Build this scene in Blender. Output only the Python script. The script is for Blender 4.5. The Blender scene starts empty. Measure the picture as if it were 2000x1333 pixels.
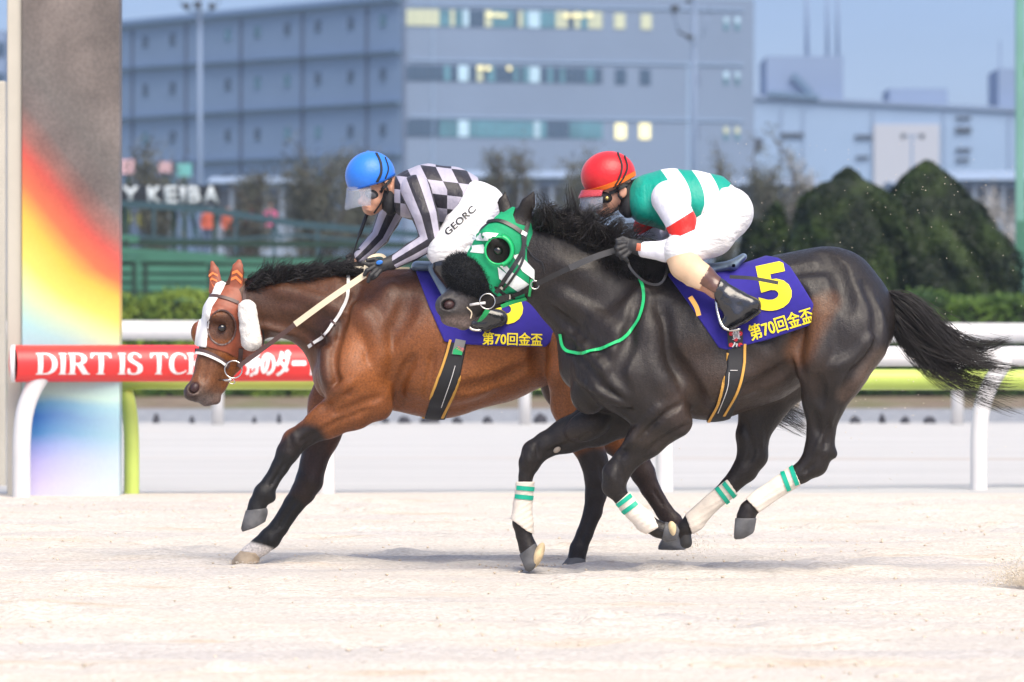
import bpy, bmesh, math, random
import numpy as np
from mathutils import Vector, Matrix
from mathutils.bvhtree import BVHTree

SC = bpy.context.scene
COL = SC.collection
# ------------------------------------------------------------ camera
FPX, CAMH, HZ = 11111.0, 1.1, 650.0          # focal length in photo pixels, eye height, horizon row
cam_d = bpy.data.cameras.new('camera'); cam = bpy.data.objects.new('camera', cam_d); COL.objects.link(cam)
cam_d.sensor_width = 36; cam_d.lens = 200; cam_d.clip_start = 1; cam_d.clip_end = 9000
cam_d.shift_y = -16.5/2000
cam.location = (0, 0, CAMH); cam.rotation_euler = (math.radians(90), 0, 0)
cam_d.dof.use_dof = True; cam_d.dof.focus_distance = 26.4; cam_d.dof.aperture_fstop = 5.0
SC.camera = cam
# ------------------------------------------------------------ world and sun
SUN_EL, SUN_AZ = math.radians(50), math.radians(205)   # azimuth clockwise from +Y: behind the camera, to the right
w = bpy.data.worlds.new('World'); SC.world = w; w.use_nodes = True
nt = w.node_tree; nt.nodes.clear()
out = nt.nodes.new('ShaderNodeOutputWorld'); bg = nt.nodes.new('ShaderNodeBackground')
sky = nt.nodes.new('ShaderNodeTexSky'); sky.sky_type = 'NISHITA'; sky.sun_disc = False
sky.sun_elevation = SUN_EL; sky.sun_rotation = math.radians(155); sky.dust_density = 1.0; sky.air_density = 1.0; sky.ozone_density = 4.0
tint = nt.nodes.new('ShaderNodeMix'); tint.data_type = 'RGBA'; tint.blend_type = 'MULTIPLY'; tint.inputs[0].default_value = 1
tint.inputs[7].default_value = (.93, 0.93, 1.22, 1)
tc = nt.nodes.new('ShaderNodeTexCoord'); mp = nt.nodes.new('ShaderNodeMapping'); mp.inputs['Scale'].default_value = (3, 3, 14)
nz = nt.nodes.new('ShaderNodeTexNoise'); nz.inputs['Scale'].default_value = 2.2; nz.inputs['Detail'].default_value = 5
rmp = nt.nodes.new('ShaderNodeMapRange'); rmp.inputs[1].default_value = .3; rmp.inputs[2].default_value = .7; rmp.inputs[3].default_value = .90; rmp.inputs[4].default_value = 1.12
m2 = nt.nodes.new('ShaderNodeMix'); m2.data_type = 'RGBA'; m2.blend_type = 'MULTIPLY'; m2.inputs[0].default_value = 1
nt.links.new(tc.outputs['Generated'], mp.inputs[0]); nt.links.new(mp.outputs[0], nz.inputs[0]); nt.links.new(nz.outputs[0], rmp.inputs[0])
nt.links.new(sky.outputs[0], tint.inputs[6]); nt.links.new(tint.outputs[2], m2.inputs[6]); nt.links.new(rmp.outputs[0], m2.inputs[7])
sz = nt.nodes.new('ShaderNodeSeparateXYZ'); nt.links.new(tc.outputs['Generated'], sz.inputs[0])
gr = nt.nodes.new('ShaderNodeValToRGB'); gr.color_ramp.elements[0].position = 0; gr.color_ramp.elements[0].color = (.275, .325, .385, 1); gr.color_ramp.elements[1].position = .55; gr.color_ramp.elements[1].color = (1.6, 1.16, .70, 1); nt.links.new(sz.outputs[2], gr.inputs[0])
el = gr.color_ramp.elements.new(.10); el.color = (.33, .365, .41, 1)
m3 = nt.nodes.new('ShaderNodeMix'); m3.data_type = 'RGBA'; m3.blend_type = 'MULTIPLY'; m3.inputs[0].default_value = 1
nt.links.new(m2.outputs[2], m3.inputs[6]); nt.links.new(gr.outputs[0], m3.inputs[7]); nt.links.new(m3.outputs[2], bg.inputs[0]); bg.inputs[1].default_value = 0.135
nt.links.new(bg.outputs[0], out.inputs[0])
sl = bpy.data.lights.new('sun', 'SUN'); sl.energy = 2.1; sl.angle = math.radians(46); sl.color = (1, .955, .81)
so = bpy.data.objects.new('sun', sl); COL.objects.link(so)
sv = Vector((math.sin(SUN_AZ)*math.cos(SUN_EL)*-1, math.cos(SUN_AZ)*math.cos(SUN_EL), math.sin(SUN_EL)))  # towards the sun
so.rotation_euler = sv.to_track_quat('Z', 'Y').to_euler(); so.location = (6, -10, 20)
SC.view_settings.view_transform = 'Standard'; SC.view_settings.look = 'None'; SC.view_settings.exposure = 1.2; SC.view_settings.gamma = 1
SC.cycles.max_bounces = 6; SC.cycles.transparent_max_bounces = 24

# ------------------------------------------------------------ small helpers
rng = np.random.default_rng(7); random.seed(7)
def W(px, py, d):                               # world point at depth d seen at photo pixel (px, py)
    return np.array([(px-1000)*d/FPX, d, CAMH+(HZ-py)*d/FPX])
def project(v):
    return 1000+v[:, 0]*FPX/v[:, 1], HZ+(CAMH-v[:, 2])*FPX/v[:, 1]
def tag(o, label=None, cat=None, group=None, kind=None):
    for k, v in (('label', label), ('category', cat), ('group', group), ('kind', kind)):
        if v: o[k] = v
    return o
def empty(name, loc, *a, **k):
    o = bpy.data.objects.new(name, None); COL.objects.link(o); o.location = tuple(loc); o.empty_display_size = .2
    bpy.context.view_layer.update()
    return tag(o, *a, **k)
def link(name, me, mat, parent=None):
    o = bpy.data.objects.new(name, me); COL.objects.link(o)
    if mat:
        for m in (mat if isinstance(mat, (list, tuple)) else [mat]): me.materials.append(m)
    if parent:
        o.parent = parent; o.location = -Vector(root_loc(parent))
    return o
def root_loc(p):
    v = Vector((0, 0, 0))
    while p: v += p.location; p = p.parent
    return v
def mesh(name, V, Fc, mat, parent=None, smooth=True, attrs=None, midx=None):
    V = np.asarray(V, np.float32); me = bpy.data.meshes.new(name)
    if isinstance(Fc, np.ndarray):
        n, k = Fc.shape
        me.vertices.add(len(V)); me.vertices.foreach_set('co', V.ravel())
        me.loops.add(n*k); me.loops.foreach_set('vertex_index', Fc.astype(np.int32).ravel())
        me.polygons.add(n); me.polygons.foreach_set('loop_start', np.arange(0, n*k, k, dtype=np.int32))
        me.update(calc_edges=True)
    else:
        me.from_pydata([tuple(map(float, v)) for v in V], [], Fc)
    if smooth: me.polygons.foreach_set('use_smooth', np.ones(len(me.polygons), bool))
    if midx is not None: me.polygons.foreach_set('material_index', np.asarray(midx, np.int32))
    for k, a in (attrs or {}).items():
        a = np.asarray(a, np.float32)
        if a.ndim == 1: at = me.attributes.new(k, 'FLOAT', 'POINT'); at.data.foreach_set('value', a)
        else: at = me.attributes.new(k, 'FLOAT_VECTOR', 'POINT'); at.data.foreach_set('vector', a.ravel())
    me.validate(); me.update()
    return link(name, me, mat, parent)
class MB:                                        # collects boxes, prisms and tubes into one mesh
    def __init__(s): s.v = []; s.f = []
    def add(s, V, Fc):
        n = len(s.v); s.v += [tuple(map(float, p)) for p in V]; s.f += [tuple(i+n for i in f) for f in Fc]; return s
    def box(s, c, sz, rz=0):
        x, y, z = [q/2 for q in sz]; ca, sa = math.cos(rz), math.sin(rz)
        P = [(a*x, b*y, e*z) for a in (-1, 1) for b in (-1, 1) for e in (-1, 1)]
        P = [(c[0]+p[0]*ca-p[1]*sa, c[1]+p[0]*sa+p[1]*ca, c[2]+p[2]) for p in P]
        return s.add(P, [(0, 1, 3, 2), (4, 6, 7, 5), (0, 4, 5, 1), (2, 3, 7, 6), (0, 2, 6, 4), (1, 5, 7, 3)])
    def beam(s, a, b, wd, ht):                   # box from a to b, wd across, ht high
        a, b = Vector(a), Vector(b); t = (b-a).normalized(); sd = t.cross(Vector((0, 0, 1)))
        if sd.length < 1e-3: sd = Vector((1, 0, 0))
        sd.normalize(); up = sd.cross(t)
        P = [q+sd*(i*wd/2)+up*(j*ht/2) for q in (a, b) for i in (-1, 1) for j in (-1, 1)]
        return s.add(P, [(0, 1, 3, 2), (4, 6, 7, 5), (0, 4, 5, 1), (2, 3, 7, 6), (0, 2, 6, 4), (1, 5, 7, 3)])
    def tube(s, pts, r, n=12, flat=None, cap=True):  # r number or list; flat = (normal, factor)
        pts = [Vector(p) for p in pts]; m = len(pts); rr = r if isinstance(r, (list, tuple, np.ndarray)) else [r]*m
        V = []; prev = None
        for i, p in enumerate(pts):
            t = (pts[min(i+1, m-1)]-pts[max(i-1, 0)]).normalized()
            u = prev if prev is not None else (Vector((0, 1, 0)) if abs(t.y) < .9 else Vector((0, 0, 1)))
            u = (u-t*u.dot(t)).normalized(); prev = u; v = t.cross(u)
            for k in range(n):
                a = 2*math.pi*k/n; V.append(p+(u*math.cos(a)+v*math.sin(a))*rr[i])
        Fc = [(i*n+k, i*n+(k+1) % n, (i+1)*n+(k+1) % n, (i+1)*n+k) for i in range(m-1) for k in range(n)]
        if cap: Fc += [tuple(range(n))[::-1], tuple((m-1)*n+k for k in range(n))]
        return s.add(V, Fc)
    def prism(s, poly, y0, y1):                  # polygon in XZ extruded along Y
        n = len(poly); V = [(p[0], y0, p[1]) for p in poly]+[(p[0], y1, p[1]) for p in poly]
        return s.add(V, [tuple(range(n)), tuple(range(n, 2*n))[::-1]]+[(i, (i+1) % n+0, (i+1) % n+n, i+n)[::-1] for i in range(n)])
    def build(s, name, mat, parent=None, smooth=False, bevel=0):
        o = mesh(name, s.v, s.f, mat, parent, smooth)
        if bevel:
            b = o.modifiers.new('bevel', 'BEVEL'); b.width = bevel; b.segments = 2; b.limit_method = 'ANGLE'
        return o
def spline(P, n):                                # Catmull-Rom through P
    P = np.asarray(P, float); m = len(P); Q = np.vstack([2*P[0]-P[1], P, 2*P[-1]-P[-2]]); o = []
    for u in np.linspace(0, m-1, n):
        i = min(int(u), m-2); t = u-i; a, b, c, d = Q[i:i+4]
        o.append(.5*((2*b)+(c-a)*t+(2*a-5*b+4*c-d)*t*t+(3*b-a-3*c+d)*t**3))
    return np.array(o)

# ------------------------------------------------------------ materials
def mat(name, col=(.5, .5, .5), rough=.6, spec=.5, metal=0, noise=0, nscale=20, bump=0, bscale=60, attr=None, emit=0, alpha=1, sheen=0, coat=0, nstretch=(1, 1, 1), bstretch=(1, 1, 1), dark=None, bdetail=4):
    m = bpy.data.materials.new(name); m.use_nodes = True; t = m.node_tree; b = t.nodes['Principled BSDF']
    b.inputs['Base Color'].default_value = (*col, 1); b.inputs['Roughness'].default_value = rough
    b.inputs['Specular IOR Level'].default_value = spec; b.inputs['Metallic'].default_value = metal
    if sheen: b.inputs['Sheen Weight'].default_value = sheen; b.inputs['Sheen Roughness'].default_value = .4
    if coat: b.inputs['Coat Weight'].default_value = coat; b.inputs['Coat Roughness'].default_value = .15
    src = None
    if attr:
        a = t.nodes.new('ShaderNodeAttribute'); a.attribute_name = attr; src = a.outputs['Color' if attr != 'val' else 'Fac']
    geo = t.nodes.new('ShaderNodeTexCoord')
    if noise:
        mp = t.nodes.new('ShaderNodeMapping'); mp.inputs['Scale'].default_value = nstretch; t.links.new(geo.outputs['Object'], mp.inputs[0])
        n = t.nodes.new('ShaderNodeTexNoise'); n.inputs['Scale'].default_value = nscale; n.inputs['Detail'].default_value = 5; t.links.new(mp.outputs[0], n.inputs[0])
        r = t.nodes.new('ShaderNodeMapRange'); r.inputs[1].default_value = .3; r.inputs[2].default_value = .7; t.links.new(n.outputs[0], r.inputs[0])
        mx = t.nodes.new('ShaderNodeMix'); mx.data_type = 'RGBA'; t.links.new(r.outputs[0], mx.inputs[0])
        if src:
            for i, f in ((6, 1-noise), (7, 1+noise)):
                q = t.nodes.new('ShaderNodeMix'); q.data_type = 'RGBA'; q.blend_type = 'MULTIPLY'; q.inputs[0].default_value = 1
                t.links.new(src, q.inputs[6]); q.inputs[7].default_value = (f, f, f, 1); t.links.new(q.outputs[2], mx.inputs[i])
        else:
            mx.inputs[6].default_value = (*(dark or [c*(1-noise) for c in col]), 1); mx.inputs[7].default_value = (*[min(1, c*(1+noise)) for c in col], 1)
        src = mx.outputs[2]
    if src: t.links.new(src, b.inputs['Base Color'])
    if bump:
        mp = t.nodes.new('ShaderNodeMapping'); mp.inputs['Scale'].default_value = bstretch; t.links.new(geo.outputs['Object'], mp.inputs[0])
        n = t.nodes.new('ShaderNodeTexNoise'); n.inputs['Scale'].default_value = bscale; n.inputs['Detail'].default_value = bdetail; t.links.new(mp.outputs[0], n.inputs[0])
        bp = t.nodes.new('ShaderNodeBump'); bp.inputs['Strength'].default_value = 1; bp.inputs['Distance'].default_value = bump
        t.links.new(n.outputs[0], bp.inputs['Height']); t.links.new(bp.outputs[0], b.inputs['Normal'])
    if emit:
        b.inputs['Emission Color'].default_value = (*col, 1); b.inputs['Emission Strength'].default_value = emit
        if src and attr: t.links.new(src, b.inputs['Emission Color'])
    if alpha < 1: b.inputs['Alpha'].default_value = alpha
    return m
def srgb(r, g, b, k=1.0):
    f = lambda c: ((c/255+.055)/1.055)**2.4 if c > 10 else c/255/12.92
    return (f(r)*k, f(g)*k, f(b)*k)

# ------------------------------------------------------------ implicit modelling
def eval_prims(prims, h, off=0, region=None):
    lo = np.full(3, 1e9); hi = -lo
    for p in prims:
        if p['sub']: continue
        for c, r in p['bb']: lo = np.minimum(lo, c-r); hi = np.maximum(hi, c+r)
    if region is not None: lo = np.maximum(lo, region[0]); hi = np.minimum(hi, region[1])
    lo -= off+3*h; hi += off+3*h
    n = np.ceil((hi-lo)/h).astype(int)+1
    F = np.full(n, 1.0, np.float32)
    ax = [lo[i]+h*np.arange(n[i]) for i in range(3)]
    for p in prims:
        k = p['k']; pl = np.full(3, 1e9); ph = -pl
        for c, r in p['bb']: pl = np.minimum(pl, c-r); ph = np.maximum(ph, c+r)
        pd = k+off+4*h
        i0 = np.clip(np.floor((pl-pd-lo)/h).astype(int), 0, n); i1 = np.clip(np.ceil((ph+pd-lo)/h).astype(int)+1, 0, n)
        if (i1 <= i0).any(): continue
        X = ax[0][i0[0]:i1[0], None, None].astype(np.float32); Y = ax[1][None, i0[1]:i1[1], None].astype(np.float32); Z = ax[2][None, None, i0[2]:i1[2]].astype(np.float32)
        S = F[i0[0]:i1[0], i0[1]:i1[1], i0[2]:i1[2]]
        if p['t'] == 'cone':
            a, b = p['a'], p['b']; ab = b-a; L = max(float(ab@ab), 1e-9)
            dx, dy, dz = X-a[0], Y-a[1], Z-a[2]
            t = np.clip((dx*ab[0]+dy*ab[1]+dz*ab[2])/L, 0, 1)
            dx = dx-t*ab[0]; dy = dy-t*ab[1]; dz = dz-t*ab[2]
            nx = p['n']; q = dx*nx[0]+dy*nx[1]+dz*nx[2]; w = p['wa']+t*(p['wb']-p['wa'])
            d2 = dx*dx+dy*dy+dz*dz-q*q+(q/w)**2
            D = (np.sqrt(np.maximum(d2, 0))-(p['ra']+t*(p['rb']-p['ra'])))
        else:
            c, R, r = p['c'], p['R'], p['r']; dx, dy, dz = X-c[0], Y-c[1], Z-c[2]
            s0 = s1 = 0
            for i in range(3):
                e = dx*R[i][0]+dy*R[i][1]+dz*R[i][2]; s0 = s0+(e/r[i])**2; s1 = s1+(e/r[i]**2)**2
            k0 = np.sqrt(s0); D = k0*(k0-1)/np.maximum(np.sqrt(s1), 1e-6)
        D = D.astype(np.float32)
        if p['sub']:
            D = -D; hh = np.maximum(k-np.abs(S-D), 0)/k; S[...] = np.maximum(S, D)+hh*hh*k*.25
        else:
            hh = np.maximum(k-np.abs(S-D), 0)/k; S[...] = np.minimum(S, D)-hh*hh*k*.25
    return F-np.float32(off), lo, h
def surfnet(F, lo, h, smooth=1):
    n = np.array(F.shape); s = F < 0
    c = s[:-1, :-1, :-1].astype(np.int8)
    for i, j, k in ((0, 0, 1), (0, 1, 0), (0, 1, 1), (1, 0, 0), (1, 0, 1), (1, 1, 0), (1, 1, 1)):
        c += s[i:n[0]-1+i, j:n[1]-1+j, k:n[2]-1+k]
    I = np.argwhere((c > 0) & (c < 8)); M = len(I)
    idx = np.full(n-1, -1, np.int32); idx[I[:, 0], I[:, 1], I[:, 2]] = np.arange(M)
    cs = np.array([(i, j, k) for i in (0, 1) for j in (0, 1) for k in (0, 1)])
    val = np.stack([F[I[:, 0]+a, I[:, 1]+b, I[:, 2]+e] for a, b, e in cs], 1)
    acc = np.zeros((M, 3)); cnt = np.zeros(M)
    for a in range(8):
        for b in range(a+1, 8):
            if np.abs(cs[a]-cs[b]).sum() != 1: continue
            va, vb = val[:, a], val[:, b]; mk = (va < 0) != (vb < 0); t = np.where(mk, va/np.where(mk, va-vb, 1), 0)
            acc += np.where(mk[:, None], cs[a]+t[:, None]*(cs[b]-cs[a]), 0); cnt += mk
    V = (I+acc/np.maximum(cnt, 1)[:, None])*h+lo
    Q = []
    for ax in range(3):
        u, v = (ax+1) % 3, (ax+2) % 3
        sa = [slice(None)]*3; sb = [slice(None)]*3; sa[ax] = slice(0, -1); sb[ax] = slice(1, None)
        A = s[tuple(sa)]; E = np.argwhere(A != s[tuple(sb)])
        ok = (E[:, u] > 0) & (E[:, v] > 0) & (E[:, u] < n[u]-1) & (E[:, v] < n[v]-1); E = E[ok]
        if not len(E): continue
        q = []
        for du, dv in ((1, 1), (0, 1), (0, 0), (1, 0)):
            G = E.copy(); G[:, u] -= du; G[:, v] -= dv; q.append(idx[G[:, 0], G[:, 1], G[:, 2]])
        q = np.stack(q, 1); fl = ~A[E[:, 0], E[:, 1], E[:, 2]]; q[fl] = q[fl][:, ::-1]; Q.append(q)
    Q = np.vstack(Q); Q = Q[(Q >= 0).all(1)]
    for _ in range(smooth):
        S = np.zeros_like(V); N = np.zeros(len(V))
        for a in range(4):
            for b in ((a+1) % 4, (a-1) % 4):
                np.add.at(S, Q[:, a], V[Q[:, b]]) if False else None
        for a in range(4):
            b = (a+1) % 4
            for p_, q_ in ((a, b), (b, a)):
                for ax in range(3): S[:, ax] += np.bincount(Q[:, p_], V[Q[:, q_], ax], len(V))
                N += np.bincount(Q[:, p_], minlength=len(V))
        V = V*.4+.6*S/np.maximum(N, 1)[:, None]
    return V, Q
def poly_sd(poly, PX, PY):                        # signed distance to a polygon in pixels, negative inside
    poly = np.asarray(poly, float); d = np.full(PX.shape, 1e9); ins = np.zeros(PX.shape, bool); n = len(poly)
    for i in range(n):
        a, b = poly[i], poly[(i+1) % n]; e = b-a; wx, wy = PX-a[0], PY-a[1]
        t = np.clip((wx*e[0]+wy*e[1])/max(e@e, 1e-9), 0, 1); d = np.minimum(d, (wx-t*e[0])**2+(wy-t*e[1])**2)
        ins ^= ((a[1] > PY) != (b[1] > PY)) & (PX < (b[0]-a[0])*(PY-a[1])/((b[1]-a[1]) or 1e-9)+a[0])
    d = np.sqrt(d); return np.where(ins, -d, d)
class Fig:
    def __init__(s, d0): s.d0 = d0; s.u = d0/FPX; s.n = np.array([0, 1., 0])
    def W(s, px, py, lat=0): return W(px, py, s.d0+lat)
    def chain(s, pts, k=.03, n=None, scale=1):
        o = []; n = s.n if n is None else n
        for p, q in zip(pts[:-1], pts[1:]):
            a, b = s.W(*p[:3]), s.W(*q[:3]); wa = p[4] if len(p) > 4 else 1; wb = q[4] if len(q) > 4 else 1
            ra, rb = p[3]*s.u*scale, q[3]*s.u*scale
            o.append(dict(t='cone', a=a, b=b, ra=ra, rb=rb, wa=wa, wb=wb, n=n, k=k, sub=False, bb=[(a, ra*max(1, wa)), (b, rb*max(1, wb))]))
        return o
    def ell(s, px, py, lat, rx, ry, rl, ang=0, k=.03, sub=False, n=None):   # rx, ry pixels; rl metres lateral; ang degrees in the picture (clockwise)
        c = s.W(px, py, lat); a = math.radians(ang); n = s.n if n is None else n
        e1 = np.array([math.cos(a), 0, -math.sin(a)]); e1 = e1-n*(e1@n); e1 /= np.linalg.norm(e1); e2 = np.cross(e1, n)
        r = (rx*s.u, ry*s.u, rl)
        return [dict(t='ell', c=c, R=(e1, e2, n), r=r, k=k, sub=sub, bb=[(c, max(r))])]
    def cut(s, F, lo, h, poly, yref, mode='in'):
        n = F.shape; x = lo[0]+h*np.arange(n[0]); z = lo[2]+h*np.arange(n[2]); Y = s.d0+yref
        PX = np.broadcast_to((1000+x*FPX/Y)[:, None], (n[0], n[2])); PY = np.broadcast_to((HZ+(CAMH-z)*FPX/Y)[None, :], (n[0], n[2]))
        D = (poly_sd(poly, PX, PY)*s.u).astype(np.float32)[:, None, :]
        return np.maximum(F, D if mode == 'in' else -D)
    def shell(s, prims, off, polys, yref, h=.005, holes=(), lat=None, smooth=1):
        if polys:
            P = np.array([p for q in polys for p in q], float); a = s.W(P[:, 0].min()-6, P[:, 1].max()+6, yref); b = s.W(P[:, 0].max()+6, P[:, 1].min()-6, yref)
            reg = (np.array([a[0], s.d0-1.2, a[2]]), np.array([b[0], s.d0+1.2, b[2]]))
        else: reg = None
        F, lo, h = eval_prims(prims, h, off, reg)
        if polys:
            G = None
            for p in polys:
                g = s.cut(F, lo, h, p, yref); G = g if G is None else np.minimum(G, g)
            F = G
        for p in holes: F = s.cut(F, lo, h, p, yref, 'out')
        if lat:
            y = (lo[1]+h*np.arange(F.shape[1])-s.d0)[None, :, None].astype(np.float32)
            F = np.maximum(F, np.maximum(lat[0]-y, y-lat[1]))
        F[0] = F[-1] = 1; F[:, 0] = F[:, -1] = 1; F[:, :, 0] = F[:, :, -1] = 1
        return surfnet(F, lo, h, smooth)
def relief(f, sf, specs):                          # grooves (depth > 0) and ridges (depth < 0) that follow the surface seen at photo points
    o = []
    for pts, r, dep, k in specs:
        P = spline([q[:2] for q in pts], max(len(pts)*3, 4)) if len(pts) > 1 else np.array([pts[0], pts[0]], float)
        Q = []
        for x, y in P:
            l, n = sf.hit(x, y); c = np.array(l)+np.array(n)*((r*f.u-dep) if dep > 0 else -(r*f.u+dep)); Q.append(c)
        for i in range(len(Q)-1):
            s_ = .35 if (i == 0 or i == len(Q)-2) and len(Q) > 3 else 1
            e0 = r*f.u*(.8 if i == 0 else 1); e1 = r*f.u*(.8 if i == len(Q)-2 else 1)
            o.append(dict(t='cone', a=Q[i], b=Q[i+1], ra=e0, rb=e1, wa=1, wb=1, n=f.n, k=k, sub=dep > 0, bb=[(Q[i], e0), (Q[i+1], e1)]))
    return o
class Surf:                                       # a built surface that marks and straps are laid on
    def __init__(s, V, Q): s.y = float(np.mean(np.asarray(V)[:, 1])); s.t = BVHTree.FromPolygons([tuple(v) for v in V], [tuple(map(int, q)) for q in Q])
    def hit(s, px, py, back=None):
        d = Vector(((px-1000)/FPX, 1, (HZ-py)/FPX)).normalized(); o = Vector((0, 0, CAMH))
        l, n, i, ds = s.t.ray_cast(o+d*20, d)
        if l is None:
            g = o+d*((back or s.y)/d.y); l, n, i, ds = s.t.find_nearest(g)
            g = o+d*(l.y/d.y); v = g-l; l = l+v*min(1, .02/max(v.length, 1e-6))
            n = Vector((0, -1, 0))
        if n.dot(d) > 0: n = -n
        return l, n
def strap(sf, pts, wd, mt, name, parent, th=.003, off=.002, n=24, smooth=True, tip=None):  # pts in px; wd px
    P = spline(pts, n); V = []; F = []
    hs = [sf.hit(*p) for p in P]; L = [h[0]+h[1]*off for h in hs]
    for i in range(n):
        t = (L[min(i+1, n-1)]-L[max(i-1, 0)]).normalized(); nn = hs[i][1]; sd = nn.cross(t)
        sd = sd.normalized() if sd.length > .01 else Vector((0, 0, 1))
        w2 = wd*.5*26.5/FPX
        for a, b in ((-1, 0), (-1, 1), (1, 1), (1, 0)): V.append(L[i]+sd*(a*w2)+nn*(b*th))
    for i in range(n-1):
        for k in range(4): F.append((i*4+k, i*4+(k+1) % 4, i*4+4+(k+1) % 4, i*4+4+k))
    F += [(0, 1, 2, 3), (n*4-1, n*4-2, n*4-3, n*4-4)]
    return mesh(name, V, F, mt, parent, False)
def textmesh(body, bold=0, shear=0, spacing=1):
    c = bpy.data.curves.new('t', 'FONT'); c.body = body; c.offset = bold; c.shear = shear; c.space_character = spacing; c.resolution_u = 4
    o = bpy.data.objects.new('t', c); COL.objects.link(o); bpy.context.view_layer.update()
    me = bpy.data.meshes.new_from_object(o.evaluated_get(bpy.context.evaluated_depsgraph_get()))
    bm = bmesh.new(); bm.from_mesh(me); bpy.data.objects.remove(o); bpy.data.curves.remove(c); bpy.data.meshes.remove(me)
    bmesh.ops.triangulate(bm, faces=bm.faces[:])
    return bm
def lay(bm, fn, cell, name, mt, parent):          # map a flat bmesh (x right, y up) through fn after subdividing edges longer than cell
    for _ in range(4):
        es = [e for e in bm.edges if e.calc_length() > cell]
        if not es: break
        bmesh.ops.subdivide_edges(bm, edges=es, cuts=1, use_grid_fill=False); bmesh.ops.triangulate(bm, faces=bm.faces[:])
    for v in bm.verts:
        z = v.co.z; v.co = fn(v.co.x, v.co.y); v.co.y -= z
    bmesh.ops.remove_doubles(bm, verts=bm.verts[:], dist=1e-6)
    me = bpy.data.meshes.new(name); bm.to_mesh(me); bm.free()
    return link(name, me, mt, parent)
def bolden(bm, ds=((1.1, 0), (0, .9), (1.1, .9))):   # heavier strokes: shifted copies stacked a hair apart
    src = bm.verts[:]; fs = bm.faces[:]
    for i, (dx, dy) in enumerate(ds):
        r = bmesh.ops.duplicate(bm, geom=src+fs)
        for v in r['geom']:
            if isinstance(v, bmesh.types.BMVert): v.co.x += dx; v.co.y += dy; v.co.z = .0004*(i+1)
    return bm
def fit(bm, x0, y0, x1, y1, ang=0, tl=None):      # scale a bmesh to a px box: returns function local->px
    xs = [v.co.x for v in bm.verts]; ys = [v.co.y for v in bm.verts]; a, b, c, d = min(xs), max(xs), min(ys), max(ys)
    sx = (x1-x0)/(b-a); sy = (y1-y0)/(d-c)
    for v in bm.verts: v.co.x = (v.co.x-a)*sx; v.co.y = (v.co.y-c)*sy
    return bm
def mark(sf, bm, ox, oy, ang, name, mt, parent, off=.006, cell=9, skew=0):   # bm in px units laid at (ox, oy) = lower left, rotated anticlockwise by ang
    ca, sa = math.cos(math.radians(ang)), math.sin(math.radians(ang))
    def fn(x, y):
        x = x+skew*y; l, n = sf.hit(ox+x*ca-y*sa, oy-(x*sa+y*ca)); d = (l-Vector((0, 0, CAMH))).normalized()
        return l-d*off
    return lay(bm, fn, cell, name, mt, parent)
def polybm(loops):                                # filled polygon (first loop outer) in px units, y up
    bm = bmesh.new()
    for lp in loops:
        lp = [p for i, p in enumerate(lp) if math.dist(p, lp[i-1]) > 1e-4]
        vs = [bm.verts.new((x, y, 0)) for x, y in lp]
        for i in range(len(vs)): bm.edges.new((vs[i], vs[(i+1) % len(vs)]))
    bmesh.ops.triangle_fill(bm, use_beauty=True, edges=bm.edges[:]); return bm
def strands(paths, r0, nseg, name, mt, parent, taper=.8):   # paths: (S, nseg, 3)
    P = np.asarray(paths); S = len(P); T = np.gradient(P, axis=1); T /= np.maximum(np.linalg.norm(T, axis=2, keepdims=True), 1e-9)
    u = np.cross(T, np.array([0, 1., 0.3])); u /= np.maximum(np.linalg.norm(u, axis=2, keepdims=True), 1e-9); v = np.cross(T, u)
    t = np.linspace(0, 1, nseg)[None, :, None]; r = np.asarray(r0).reshape(-1, 1, 1)*(1-taper*t**1.5)
    V = np.stack([P+r*(u*math.cos(a)+v*math.sin(a)) for a in (0, 2.094, 4.189)], 2).reshape(-1, 3)
    b = (np.arange(S)[:, None]*nseg+np.arange(nseg-1)[None, :]).ravel()*3; Q = []
    for k in range(3):
        k2 = (k+1) % 3; Q.append(np.stack([b+k, b+k2, b+3+k2, b+3+k], 1))
    return mesh(name, V, np.vstack(Q), mt, parent, True)
def wander(S, n, amp, seed):                      # smooth random offsets (S, n, 3)
    g = np.random.default_rng(seed); t = np.linspace(0, 1, n)[None, :, None]; o = 0
    for f in (1, 2, 4): o = o+g.normal(size=(S, 1, 3))*np.sin(t*math.pi*f*g.uniform(.7, 1.3, (S, 1, 1))+g.uniform(0, 6, (S, 1, 1)))/f
    return (o-o[:, :1])*amp
def clump(P, k, c, seed, pw=1.3):                 # gather strands towards a few guide strands
    g = np.random.default_rng(seed); S = len(P); gi = g.choice(S, k, replace=False); R = P[:, 0]; G = R[gi]
    a = np.argmin(((R[:, None]-G[None])**2).sum(2)+g.uniform(0, .0004, (S, k)), 1); t = np.linspace(0, 1, P.shape[1])[None, :, None]**pw*c
    return P*(1-t)+P[gi[a]]*t
def paint(V, base, spots):
    """hide colours: spots = (x0,y0,x1,y1,r,feather,color,strength[,lat filter])"""
    px, py = project(V); C = np.tile(np.array(base, float), (len(V), 1))
    for sp in spots:
        x0, y0, x1, y1, r, fe, col, st = sp[:8]; e = np.array([x1-x0, y1-y0], float); L = max(e@e, 1e-6)
        t = np.clip(((px-x0)*e[0]+(py-y0)*e[1])/L, 0, 1); d = np.hypot(px-x0-t*e[0], py-y0-t*e[1])
        q = np.clip((r+fe-d)/max(fe, 1e-3), 0, 1); q = q*q*(3-2*q)*st
        if len(sp) > 8: q = q*sp[8](V)
        C = C*(1-q[:, None])+np.array(col)*q[:, None]
    return C
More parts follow.
